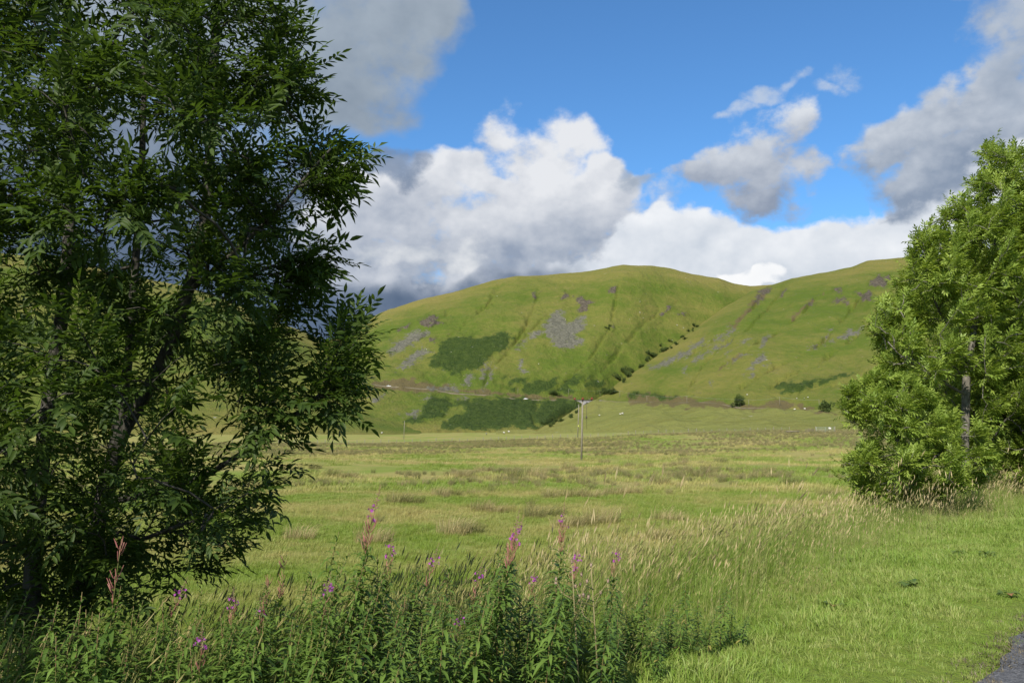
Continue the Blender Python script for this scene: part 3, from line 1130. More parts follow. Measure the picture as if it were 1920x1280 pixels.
def sample_crown(r, poly, n, depth_of, y_c, tufts=0, pull=0.5):
    """points inside a crown: its outline from the photograph, its depth from its width"""
    pa = np.array(poly)
    lo, hi = pa.min(0), pa.max(0)
    out = []
    while len(out) < n:
        u = r.uniform(lo[0], hi[0], 400)
        v = r.uniform(lo[1], hi[1], 400)
        k = inside(u, v, poly)
        d = sdist(u[k], v[k], poly)
        for uu, vv, dd in zip(u[k], v[k], d):
            h = depth_of(dd)
            y = y_c + r.uniform(-h, h)
            out.append(at(uu, vv, y))
    out = np.array(out[:n])
    if tufts:                       # shoots gather in tufts with gaps between
        c = out[r.choice(n, tufts, replace=False)]
        d = np.linalg.norm(out[:, None] - c[None], axis=2)
        out = out + pull * (c[np.argmin(d, axis=1)] - out)
    return out


def build_tree(name, label, cat, group, stems, stem_r, tips, leaf_variants, lmat, bmat, r, per, reach, wind, spread, up, r0, expo, rmax, singles=0, smin=.75, smax=1.15, lift=.18, step=.14, root_xy=None, clear=None):
    N, par, ns, paths = grow(stems, tips, r, step, lift)
    rad = radii_of(N, par, r0, expo, rmax)
    x0, y0 = root_xy
    z0 = float(terrain(x0, y0)) - 0.05
    o = np.array([x0, y0, z0])
    root = empty(name, tuple(o), label, cat, group)
    for st, (ra, rb) in zip(stems, stem_r):
        mb = MB()
        st = np.array(st) - o
        d = np.concatenate([[0], np.cumsum(np.linalg.norm(np.diff(st, axis=0), axis=1))])
        t = np.linspace(0, d[-1], max(6, int(d[-1] / 0.12)))
        P = np.column_stack([np.interp(t, d, st[:, k]) for k in range(3)])
        for _ in range(3):
            P[1:-1] = (P[:-2] + 2 * P[1:-1] + P[2:]) / 4
        P = P + np.column_stack([fbm(t / 0.5, t * 0 + k, 2, 90 + k) * 0.010 for k in range(3)])
        mb.tube(P, np.linspace(ra, rb, len(t)) * (1 + 0.06 * fbm(t / 0.25, t * 0, 2, 5)), 10)
        make_obj('trunk' if ra > 0.03 else 'limb', mb.mesh('trunk', True), bmat, root)
    me = twig_mesh('branches', N - o, par, rad, ns)
    make_obj('branches', me, bmat, root)
    P, D, Nn, S, M = shoots_to_leaves(paths, r, per, reach, wind, spread, up, smin, smax)
    R = frames(D, Nn)
    idx = r.integers(0, len(leaf_variants), len(P))
    keep = np.ones(len(P), bool)
    if clear is not None:           # a bare stretch of trunk
        u, v = proj(P[:, 0] + D[:, 0] * .12, P[:, 1], P[:, 2] + D[:, 2] * .12)
        keep &= ~((u > clear[0]) & (u < clear[1]) & (v > clear[2]) & (v < clear[3]) & (P[:, 1] < clear[4]))
    if singles:
        u, v = proj(P[:, 0], P[:, 1], P[:, 2])
        vis = (u > 0) & (u < 1920) & (v > 0) & (v < 1280)
        sc_ = np.where(vis, -P[:, 1], -1e9)
        pick = np.argsort(-sc_)[:singles]
        keep[pick] = False
        lms = []
        for k, (V, T, A_) in enumerate(leaf_variants):
            lm = mesh_arrays('leaf', V, T, {'rnd': A_ * 0.6 + 0.2})
            lm.materials.append(lmat)
            lms.append(lm)
        for i in pick:
            lo = bpy.data.objects.new('leaf', lms[idx[i]])
            col.objects.link(lo)
            lo.parent = root
            lo.matrix_local = Matrix.Translation(P[i] - o) @ Matrix((R[i] * S[i]).tolist()).to_4x4()
    V, T, A_ = stamp(leaf_variants, idx[keep], R[keep], S[keep], (P - o)[keep], M[keep])
    me = mesh_arrays('crown', V, T, {'rnd': A_})
    c = make_obj('crown', me, lmat, root)
    c['kind'] = 'stuff'
    return root


rt = np.random.default_rng(5)
ash_leaves = [compound_leaf(rt, rt.integers(4, 6), rt.uniform(.22, .29), rt.uniform(.078, .098), rt.uniform(.024, .030), rt.uniform(-.15, .35), seg=2 if k < 4 else 1) for k in range(8)]
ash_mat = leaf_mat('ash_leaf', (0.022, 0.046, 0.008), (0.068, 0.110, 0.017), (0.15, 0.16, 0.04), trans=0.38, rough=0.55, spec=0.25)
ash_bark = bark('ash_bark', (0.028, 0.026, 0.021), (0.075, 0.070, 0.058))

Y1 = 5.2
def P_(u, v, y): return tuple(at(u, v, y))
gz = lambda x, y: float(ground_z(np.array(x), np.array(y)))
xa, xb = at(52, 1300, 5.0)[0], at(140, 1300, 5.3)[0]
left_stems = [
    [(xa - 0.05, 5.0, gz(xa, 5.0) - .1), P_(55, 1230, 5.0), P_(60, 1100, 5.0), P_(67, 989, 5.02), P_(74, 900, 5.05), P_(85, 780, 5.1), P_(97, 699, 5.1), P_(112, 620, 5.12), P_(124, 540, 5.15), P_(131, 430, 5.2), P_(128, 300, 5.25), P_(122, 150, 5.3), P_(128, 20, 5.3), P_(150, -250, 5.35)],
    [(xb, 5.3, gz(xb, 5.3) - .1), P_(145, 1150, 5.3), P_(166, 1063, 5.3), P_(192, 944, 5.28), P_(206, 870, 5.25), P_(226, 800, 5.22), P_(262, 755, 5.2), P_(300, 700, 5.18), P_(330, 610, 5.15), P_(355, 545, 5.1), P_(380, 450, 5.1), P_(392, 330, 5.1), P_(400, 180, 5.15), P_(410, -40, 5.2), P_(420, -260, 5.25)],
    [P_(206, 870, 5.25), P_(222, 800, 5.3), P_(234, 740, 5.35), P_(243, 670, 5.4), P_(250, 540, 5.5), P_(262, 380, 5.6), P_(270, 180, 5.7), P_(275, -120, 5.8)],
    [P_(196, 940, 5.28), P_(280, 925, 5.2), P_(365, 905, 5.1), P_(425, 870, 5.0), P_(480, 838, 4.95), P_(535, 795, 4.95), P_(600, 742, 4.95), P_(650, 690, 4.95)],
    [P_(70, 920, 5.04), P_(45, 885, 5.0), P_(20, 850, 4.95), P_(-30, 780, 4.9), P_(-90, 640, 4.85), P_(-120, 400, 4.8), P_(-130, 100, 4.8)],
    [P_(166, 1063, 5.3), P_(205, 1045, 5.2), P_(260, 1010, 5.05), P_(330, 985, 4.9), P_(400, 970, 4.8)],
    [P_(355, 545, 5.1), P_(420, 490, 5.0), P_(490, 430, 4.95), P_(560, 350, 4.9), P_(620, 280, 4.9)],
]
left_r = [(0.056, 0.018), (0.060, 0.018), (0.034, 0.012), (0.026, 0.008), (0.028, 0.012), (0.020, 0.007), (0.020, 0.006)]
LEFT_POLY = [(-330, 900), (-420, 500), (-420, 100), (-300, -200), (0, -330), (300, -330), (480, -200), (545, -60), (555, 20), (560, 110), (612, 150), (632, 190), (648, 215), (685, 262), (690, 290), (670, 325), (645, 370), (590, 380), (560, 400),
             (575, 440), (625, 470), (632, 500), (600, 545), (580, 580), (640, 575), (665, 590), (690, 640), (705, 665), (690, 700), (695, 745), (650, 770), (628, 800), (590, 845), (548, 895), (530, 930), (505, 960), (500, 1015), (420, 1060), (330, 1070), (260, 1120), (120, 1180), (-120, 1180)]
rl = np.random.default_rng(21)
tips = sample_crown(rl, LEFT_POLY, 1560, lambda d: min(1.5, 0.25 + d / 210.0), 5.15, 210, .35)
uu, vv = proj(tips[:, 0], tips[:, 1], tips[:, 2])
low = sample_crown(rl, [(-150, 850), (420, 880), (470, 980), (330, 1090), (180, 1190), (-150, 1200)], 60, lambda d: 0.7, 5.1)
tips = np.concatenate([tips, low])
uu, vv = proj(tips[:, 0], tips[:, 1], tips[:, 2])
tips = tips[(tips[:, 1] > 3.6) & (rl.random(len(tips)) > np.where(vv > 620, .38, np.where(vv > 380, .10, .0)) * (uu < 600))]
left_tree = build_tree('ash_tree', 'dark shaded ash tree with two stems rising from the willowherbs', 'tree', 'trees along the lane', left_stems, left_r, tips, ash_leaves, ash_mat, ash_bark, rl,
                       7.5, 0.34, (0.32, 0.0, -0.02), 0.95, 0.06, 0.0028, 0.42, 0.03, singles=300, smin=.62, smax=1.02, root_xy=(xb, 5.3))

# the next ash of the row, just left of the frame: its shadow lies on the one in view
def relabel(o, label):
    o['label'] = label
    return o
def copy_tree_no_singles(o):
    c = o.copy(); col.objects.link(c)
    for ch in o.children:
        if not ch.name.startswith('leaf'):
            d = ch.copy(); col.objects.link(d); d.parent = c
    return c
nb = copy_tree_no_singles(left_tree)
nb.location = (-5.0, 0.6, gz(-5.0, 0.6) - .05)
nb.rotation_euler = (0, 0, 2.2)
nb.scale = (.92, .92, .86)
relabel(nb, 'ash tree standing further back along the lane, beside the shaded one')

# right-hand trees: wind-blown, in full sun
rr = np.random.default_rng(33)
row_leaves = [compound_leaf(rr, 3, rr.uniform(.17, .22), rr.uniform(.072, .095), rr.uniform(.028, .036), rr.uniform(-.6, .1), seg=1, sweep=0.65) for _ in range(7)]
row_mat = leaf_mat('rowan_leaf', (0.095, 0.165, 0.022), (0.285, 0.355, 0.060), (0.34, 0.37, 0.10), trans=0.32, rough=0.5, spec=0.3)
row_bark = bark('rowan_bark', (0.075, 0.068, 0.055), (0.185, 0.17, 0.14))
YR = 18.0
xr = at(1808, 900, YR)[0]
TALL_POLY = [(1860, 262), (1840, 292), (1816, 345), (1800, 385), (1770, 395), (1735, 415), (1712, 455), (1702, 510), (1690, 545), (1650, 560), (1622, 590), (1618, 625), (1640, 655), (1622, 690), (1640, 740), (1660, 800), (1690, 860), (1760, 880), (1850, 870),
             (1930, 850), (2060, 800), (2120, 700), (2150, 560), (2110, 420), (2030, 300), (1960, 262), (1925, 270), (1900, 290)]
tall_stems = [[(xr + .05, YR, gz(xr, YR) - .1), P_(1807, 880, YR), P_(1810, 780, YR), P_(1812, 700, YR), P_(1830, 600, YR), P_(1860, 480, YR), P_(1880, 400, YR), P_(1888, 345, YR)],
              [P_(1812, 700, YR), P_(1780, 620, YR - .2), P_(1750, 560, YR - .3), P_(1738, 500, YR - .3)],
              [P_(1830, 600, YR), P_(1900, 540, YR + .2), P_(1960, 470, YR + .3), P_(1990, 400, YR + .3)],
              [P_(1811, 740, YR), P_(1740, 700, YR - .6), P_(1690, 670, YR - 1.0), P_(1665, 640, YR - 1.0)]]
tips = sample_crown(rr, TALL_POLY, 1650, lambda d: min(2.4, 0.5 + d / 45.0), YR, 260, .45)
tips = np.concatenate([tips, sample_crown(rr, [(1862, 262), (1818, 345), (1770, 392), (1714, 450), (1700, 515), (1625, 592), (1640, 650), (1740, 600), (1850, 520), (1990, 500), (1990, 300), (1925, 265), (1900, 285)], 330, lambda d: min(1.6, .3 + d / 60), YR - .4)])
keep = ~((np.abs(proj(tips[:, 0], tips[:, 1], tips[:, 2])[0] - 1812) < 22) & (proj(tips[:, 0], tips[:, 1], tips[:, 2])[1] > 735) & (tips[:, 1] < YR))
tips = tips[keep]
tall_tree = build_tree('rowan_tree', 'tall sunlit wind-blown tree with a pale bare trunk beside the verge', 'tree', 'trees along the lane', tall_stems, [(0.11, 0.03), (0.04, 0.015), (0.04, 0.015), (0.035, 0.012)], tips, row_leaves, row_mat, row_bark, rr,
                       11, 0.5, (0.60, 0.15, 0.12), 0.95, 0.18, 0.004, 0.42, 0.05, singles=0, smin=.85, smax=1.35, step=.25, root_xy=(xr, YR), clear=(1796, 1824, 738, 850, YR + .1))
YB = 14.8
xq = at(1690, 965, YB)[0]
LOW_POLY = [(1600, 712), (1580, 745), (1578, 775), (1602, 800), (1600, 845), (1572, 872), (1570, 890), (1598, 915), (1620, 950), (1645, 972), (1690, 972), (1712, 945), (1760, 935), (1825, 918), (1862, 880), (1855, 840), (1840, 800), (1790, 800), (1740, 740), (1700, 700), (1660, 690), (1630, 720)]
low_stems = [[(xq, YB, gz(xq, YB) - .1), P_(1700, 930, YB), P_(1690, 850, YB), P_(1670, 770, YB), P_(1650, 720, YB)], [P_(1700, 930, YB), P_(1740, 870, YB), P_(1790, 820, YB)], [P_(1700, 930, YB), P_(1660, 890, YB - .2), P_(1610, 870, YB - .2)]]
tips = sample_crown(rr, LOW_POLY, 560, lambda d: min(1.5, 0.35 + d / 50.0), YB, 110, .42)
uu, vv = proj(tips[:, 0], tips[:, 1], tips[:, 2])
tips = tips[~((np.abs(uu - 1808) < 17) & (vv < 850)) & (tips[:, 2] > terrain(tips[:, 0], tips[:, 1]) + .15)]
low_tree = build_tree('young_rowan', 'low bushy sunlit sapling in front of the tall pale-trunked tree', 'tree', 'trees along the lane', low_stems, [(0.045, 0.015), (0.03, 0.012), (0.03, 0.012)], tips, row_leaves, row_mat, row_bark, rr,
                      13, 0.4, (0.55, 0.1, 0.10), 0.95, 0.18, 0.004, 0.42, 0.04, smin=.7, smax=1.1, step=.2, root_xy=(xq, YB), clear=(1794, 1826, 600, 846, 99))
for k, (px, py, rz, lab) in enumerate([(13.0, 21.6, 1.1, 'dense tree in deep shade behind the pale-trunked one'), (17.6, 27.5, 2.6, 'farther tree of the row, past the deeply shaded one')]):
    t = copy_tree(tall_tree)
    t.location = (px, py, gz(px, py) - .3)
    t.rotation_euler = (0, 0, rz)
    relabel(t, lab)
for px, py, rz, k, lab in [(11.4, 18.6, .8, 1.25, 'shaded leafy sapling right behind the pale trunk'), (12.8, 20.0, 2.4, 1.35, 'dark thicket sapling between the pale trunk and the shaded tree'), (14.6, 22.6, 4.0, 1.4, 'dark sapling under the farther trees of the row')]:
    t = copy_tree(low_tree)
    t.location = (px, py, gz(px, py) - .15)
    t.rotation_euler = (0, 0, rz)
    t.scale = (k, k, k)
    relabel(t, lab)


# ------------------------------------------------------------------ grasses (uncountable: one object each, made of real tufts)
def tuft(r, n, rad, h0, h1, w, lean, curl, heads=0.0, head_len=0.1, name='tuft', fat=2.2):
    """a clump of blades; some carry a seed head. rnd differs blade by blade, heads are near 1"""
    mb = MB()
    for i in range(n):
        a = r.uniform(0, 6.283)
        q = rad * math.sqrt(r.random())
        b = np.array([q * math.cos(a), q * math.sin(a), -0.02])
        h = r.uniform(h0, h1)
        out_ = np.array([math.cos(a), math.sin(a), 0]) * r.uniform(0, curl) * h + np.array([lean * h * r.uniform(.5, 1.4), r.normal(0, .08) * h, 0])
        fa = r.uniform(0, 3.14)
        sd = np.array([math.cos(fa), math.sin(fa), 0]) * w * r.uniform(.7, 1.2) / 2
        p1 = b + out_ * 0.30 + np.array([0, 0, h * .55])
        p2 = b + out_ + np.array([0, 0, h * (1 - 0.25 * min(1, np.linalg.norm(out_) / h))])
        c = r.uniform(0.0, 0.75)
        if r.random() < heads:
            d = p2 - p1
            d /= np.linalg.norm(d)
            hw = sd / np.linalg.norm(sd) * w * fat
            e = p2 + d * head_len + np.array([lean * head_len, 0, 0])
            mb.add([b - sd * .7, b + sd * .7, p1 - sd * .4, p1 + sd * .4, p2], [(0, 1, 3), (0, 3, 2), (2, 3, 4)], min(1.0, c + .45))
            m_ = (p2 + e) / 2
            up_ = np.cross(d, hw)
            mb.add([p2, m_ - hw / 2, m_ + hw / 2, e, m_ + up_ / 2, m_ - up_ / 2], [(0, 1, 3), (0, 3, 2), (0, 4, 3), (0, 3, 5)], 1.25)
        else:
            mb.add([b - sd, b + sd, p1 - sd * .8, p1 + sd * .8, p2], [(0, 1, 3), (0, 3, 2), (2, 3, 4)], c)
    return mb.mesh(name)


def scatter(name, label, pts, rot, scl, idx, meshes, mat):
    """tufts standing on given points (geometry nodes, one object)"""
    src = bpy.data.collections.new(name + '_tufts')
    for k, me in enumerate(meshes):
        if len(me.materials) == 0:
            me.materials.append(mat)
        src.objects.link(bpy.data.objects.new('%s_tuft_%02d' % (name, k), me))
    me = bpy.data.meshes.new(name)
    me.vertices.add(len(pts))
    me.vertices.foreach_set('co', np.asarray(pts, np.float32).ravel())
    a = me.attributes.new('rot', 'FLOAT_VECTOR', 'POINT'); a.data.foreach_set('vector', np.asarray(rot, np.float32).ravel())
    a = me.attributes.new('scl', 'FLOAT', 'POINT'); a.data.foreach_set('value', np.asarray(scl, np.float32).ravel())
    a = me.attributes.new('idx', 'INT', 'POINT'); a.data.foreach_set('value', np.asarray(idx, np.int32).ravel())
    o = make_obj(name, me, kind='stuff', label=label)
    ng = bpy.data.node_groups.new(name, 'GeometryNodeTree')
    ng.interface.new_socket('Geometry', in_out='INPUT', socket_type='NodeSocketGeometry')
    ng.interface.new_socket('Geometry', in_out='OUTPUT', socket_type='NodeSocketGeometry')
    gi, go = ng.nodes.new('NodeGroupInput'), ng.nodes.new('NodeGroupOutput')
    ci = ng.nodes.new('GeometryNodeCollectionInfo')
    ci.inputs['Collection'].default_value = src
    ci.inputs['Separate Children'].default_value = True
    ci.inputs['Reset Children'].default_value = True
    ip = ng.nodes.new('GeometryNodeInstanceOnPoints')
    ip.inputs['Pick Instance'].default_value = True
    def na(nm, ty):
        n = ng.nodes.new('GeometryNodeInputNamedAttribute')
        n.data_type = ty
        n.inputs['Name'].default_value = nm
        return n.outputs['Attribute']
    L = ng.links.new
    L(gi.outputs[0], ip.inputs['Points'])
    L(ci.outputs[0], ip.inputs['Instance'])
    L(na('idx', 'INT'), ip.inputs['Instance Index'])
    L(na('rot', 'FLOAT_VECTOR'), ip.inputs['Rotation'])
    L(na('scl', 'FLOAT'), ip.inputs['Scale'])
    L(ip.outputs[0], go.inputs[0])
    md = o.modifiers.new('tufts', 'NODES')
    md.node_group = ng
    return o


def in_view(x, y, z, m=60):
    u, v = proj(x, y, z)
    return (y > 0.8) & (u > -m) & (u < 1920 + m) & (v < 1280 + 260) & (v > -100)


def on_road_frame(r, n, a0, a1, s0, s1):
    a = r.uniform(a0, a1, n)
    s = r.uniform(s0, s1, n)
    xy = RP[None] + RD[None] * a[:, None] + RN[None] * s[:, None]
    return xy[:, 0], xy[:, 1], a, s


def place(r, x, y, scale, lean_rot=0.7, nvar=4, sink=0.0):
    z = ground_z(x, y) - sink
    n = len(x)
    rot = np.column_stack([r.normal(0, .07, n), r.normal(0, .07, n), r.uniform(-lean_rot, lean_rot, n)])
    return np.column_stack([x, y, z]), rot, scale, r.integers(0, nvar, n)


rg = np.random.default_rng(77)
# mown verge
short_m = blade_mat('verge_blade', (0.180, 0.275, 0.040), (0.41, 0.39, 0.15), bias=0.26, use_tone=False, spread=0.65)
short_t = [tuft(rg, 42, 0.11, 0.035, 0.10, 0.006, 0.25, 0.9) for _ in range(5)]
x, y, a, s = on_road_frame(rg, 26000, -7, 34, -0.02, 3.6)
z = ground_z(x, y)
dist = np.hypot(x, y)
edge = 0.10 * fbm(a / 0.9, a * 0, 3, 77) + 0.05 * fbm(a / 0.22, a * 0, 2, 78)
k = in_view(x, y, z) & (s > edge - 0.05) & (rg.random(len(x)) < np.clip(1.15 - dist / 24, 0.25, 1)) & (rg.random(len(x)) < 1 - 0.7 * sstep(2.2, 3.4, s))
x, y, s = x[k], y[k], s[k]
sc_ = rg.uniform(.6, 1.25, len(x)) * (0.55 + 0.6 * sstep(0.0, 1.6, s)) * (1 + 0.5 * np.clip(fbm(x / .9, y / .9, 2, 4), -.4, 1))
scatter('verge_grass', 'short bright green grass of the mown verge', *place(rg, x, y, sc_, 3.1, 5), short_t, short_m)

# trampled dead grass and grit along the tarmac
litter_m = blade_mat('dead_blade', (0.10, 0.085, 0.05), (0.30, 0.25, 0.15), bias=0.4, use_tone=False, spread=0.9)
litter_t = [tuft(rg, 26, 0.09, 0.012, 0.035, 0.006, 0.6, 1.6) for _ in range(4)]
x, y, a, s = on_road_frame(rg, 1500, -6, 22, -0.16, 0.16)
edge = 0.10 * fbm(a / 0.9, a * 0, 3, 77) + 0.05 * fbm(a / 0.22, a * 0, 2, 78)
k = in_view(x, y, 0 * x) & (rg.random(len(x)) < .75) & (s > edge - .11)
x, y = x[k], y[k]
p, ro, sc_, ix = place(rg, x, y, rg.uniform(.5, 1.2, len(x)), 3.1, 4)
p[:, 2] = 0.02
scatter('dead_grass', 'trampled dead grass along the edge of the tarmac', p, ro, sc_, ix, litter_t, litter_m)

# tall grass on the crest of the bank
tall_m = blade_mat('tall_blade', (0.150, 0.230, 0.030), (0.40, 0.34, 0.15), bias=0.12, use_tone=False, spread=0.75)
tall_t = [tuft(rg, 34, 0.13, 0.26, 0.62, 0.0065, 0.22, 0.45, heads=0.10, head_len=0.09, fat=2.6) for _ in range(4)] + [tuft(rg, 20, 0.14, 0.35, 0.85, 0.0048, 0.20, 0.30, heads=0.42, head_len=0.11, fat=3.0) for _ in range(3)]
x, y, a, s = on_road_frame(rg, 9500, -7, 40, 0.7, 4.8)
z = ground_z(x, y)
dist = np.hypot(x, y)
lo = np.interp(a, [-5, -1, 2.5, 8, 14, 30], [0.9, 1.35, 1.85, 2.25, 1.7, 1.4]) + 0.45 * fbm(a / 1.4, s / 1.4, 3, 12)
k = in_view(x, y, z, 120) & (s > lo) & (rg.random(len(x)) < np.clip(1.2 - dist / 40, .35, 1)) & (rg.random(len(x)) < 1 - 0.75 * sstep(3.6, 5.0, s))
x, y, s, a, lo = x[k], y[k], s[k], a[k], lo[k]
sc_ = rg.uniform(.50, .88, len(x)) * (0.42 + 0.58 * sstep(0, 1.1, s - lo))
p, ro, sc_, ix = place(rg, x, y, sc_, 0.9, 7)
scatter('tall_grass', 'tall seeding grass along the crest of the bank', p, ro, sc_, ix, tall_t, tall_m)
# loose taller stalks
stalk_t = [tuft(rg, 3, 0.10, 0.75, 1.25, 0.0036, 0.16, 0.22, heads=1.0, head_len=0.15, fat=5.0) for _ in range(4)]
stalk_m = blade_mat('stalk', (0.24, 0.22, 0.09), (0.50, 0.40, 0.22), bias=0.45, use_tone=False)
x, y, a, s = on_road_frame(rg, 1100, -1.0, 24, 1.7, 4.2)
k = in_view(x, y, ground_z(x, y), 60)
x, y = x[k], y[k]
scatter('grass_stalks', 'loose pale grass stalks above the bank', *place(rg, x, y, rg.uniform(.30, .62, len(x)) * np.where((rg.random(len(x)) < .06) & (x > 0.3), 1.6, 1.0), 1.0, 4), stalk_t, stalk_m)

# pasture
def wedge(r, n, y0, y1, qlo=-.68, qhi=.68):
    y = np.sqrt(r.uniform(y0 * y0, y1 * y1, n))
    return r.uniform(qlo, qhi, n) * y, y


field_m = blade_mat('pasture_blade', (0.165, 0.240, 0.030), (0.40, 0.335, 0.130), bias=-0.02, spread=0.45)
near_t = [tuft(rg, 46, 0.30, 0.07, 0.20, 0.010, 0.35, 0.6, heads=0.04, head_len=0.04) for _ in range(4)] + [tuft(rg, 40, 0.26, 0.16, 0.38, 0.009, 0.45, 0.5, heads=0.10, head_len=0.05) for _ in range(2)]
x, y = wedge(rg, 30000, 7, 62)
s = s_of(x, y)
k = (s > 4.6) & (rg.random(len(x)) < np.clip(1.2 - y / 80, .3, 1)) & in_view(x, y, ground_z(x, y))
x, y = x[k], y[k]
pz, ro, sc_, ix = place(rg, x, y, rg.uniform(.7, 1.3, len(x)), .7, 4)
tone = fbm(x / 7, y / 4.5, 4, 31)
ix = np.where((tone > 0.08) & (rg.random(len(x)) < .8), rg.integers(4, 6, len(x)), ix)
scatter('pasture_grass', 'grass of the near pasture in green and straw patches', pz, ro, sc_, ix, near_t, field_m)
far_t = [tuft(rg, 40, 0.75, 0.14, 0.36, 0.030, 0.4, 0.5) for _ in range(4)]
x, y = wedge(rg, 30000, 58, 240)
k = (rg.random(len(x)) < np.clip(1.15 - y / 300, .2, 1)) & (fbm(x / 16, y / 22, 3, 32) > -0.25)
x, y = x[k], y[k]
scatter('distant_pasture_grass', 'grass of the far pasture towards the fence', *place(rg, x, y, rg.uniform(.7, 1.4, len(x)), .7, 4), far_t, field_m)

# rushes
rush_m = blade_mat('rush_blade', (0.115, 0.130, 0.038), (0.36, 0.285, 0.145), bias=0.46, use_tone=False, spread=0.7)
rush_t = [tuft(rg, 130, 0.30, 0.40, 0.80, 0.011, 0.30, 0.55, heads=0.10, head_len=0.05) for _ in range(5)]
x, y = wedge(rg, 26000, 22, 232)
q = x / y
dens = fbm(x / 20, y / 11, 4, 51) + 0.55 * fbm(x / 4.5, y / 3.0, 3, 52)
band = 0.75 * sstep(120, 150, y) + 0.35 * sstep(62, 72, y) * (1 - sstep(84, 96, y)) - 0.35 * sstep(96, 104, y) * (1 - sstep(110, 122, y)) - 0.18 * (1 - sstep(30, 50, y))
k = (dens + band + rg.normal(0, .12, len(x)) > 0.52) & (s_of(x, y) > 10)
x, y, dens = x[k], y[k], dens[k]
scatter('rushes', 'brown rushes in loose bands across the pasture', *place(rg, x, y, rg.uniform(.6, 1.1, len(x)) * (0.8 + .25 * np.clip(dens, 0, 1)), .6, 5), rush_t, rush_m)

# the rush clumps that stand out singly
TUSS = [(745, 942), (772, 943), (825, 927), (852, 928), (885, 926), (905, 882), (868, 893), (962, 894), (1002, 892), (1090, 983), (1062, 986), (1128, 978), (902, 957), (930, 960), (1030, 932), (1072, 930), (1112, 931),
        (1150, 927), (1182, 924), (880, 997), (850, 1000), (1022, 967), (1000, 970), (1240, 907), (1290, 892), (1350, 866), (1382, 860), (1442, 884), (1482, 907), (1330, 888), (1225, 852), (1280, 864), (1500, 866), (1542, 884), (1422, 898),
        (1180, 874), (1132, 868), (1064, 880), (622, 892), (652, 894), (590, 878), (1345, 1032), (1300, 1045), (1236, 1010), (1470, 965), (1405, 985), (700, 1015), (560, 1010), (1250, 975), (1550, 930)]
tus_m = [tuft(rg, 330, 0.50, 0.25, 0.85, 0.011, 0.34, 0.60, heads=0.12, head_len=0.05, name='rush_clump') for _ in range(5)]
tus_mat = blade_mat('clump_blade', (0.120, 0.130, 0.034), (0.43, 0.345, 0.165), bias=0.45, use_tone=False, spread=0.9)
for me in tus_m:
    me.materials.append(tus_mat)
for i, (u, v) in enumerate(TUSS):
    p = hit(u, v, 15, 250)
    o = make_obj('rush_clump', tus_m[i % 5], label='brown clump of wind-leaning rushes between the willowherbs and the crossarm pole' if p[1] < 95 else 'small brown rush clump near or beyond the crossarm pole', cat='rushes', group='rush clumps in the pasture')
    k = float(rg.uniform(.8, 1.15)) * (1.0 if p[1] < 60 else 1.25)
    o.location = (p[0], p[1], p[2] - .03)
    o.scale = (k * float(rg.uniform(1.0, 1.8)), k * 1.3, k * float(rg.uniform(.85, 1.25)))
    o.rotation_euler = (0, 0, float(rg.uniform(-.5, .5)))


# ------------------------------------------------------------------ rosebay willowherb
herb_leaf_m = leaf_mat('willowherb_leaf', (0.055, 0.105, 0.018), (0.145, 0.225, 0.042), (0.28, 0.25, 0.07), trans=0.28, rough=0.5, spec=0.3)
herb_stem_m = simple_mat('willowherb_stem', (0.12, 0.14, 0.035), (0.20, 0.11, 0.06), 9.0, 0.6)
pod_m = simple_mat('willowherb_pod', (0.20, 0.055, 0.055), (0.29, 0.14, 0.105), 30.0, 0.6)
petal_m = leaf_mat('willowherb_petal', (0.26, 0.045, 0.27), (0.46, 0.11, 0.46), None, trans=0.35, rough=0.6, spec=0.2)
bud_m = simple_mat('willowherb_bud', (0.20, 0.06, 0.13), (0.30, 0.14, 0.16), 40.0, 0.6)


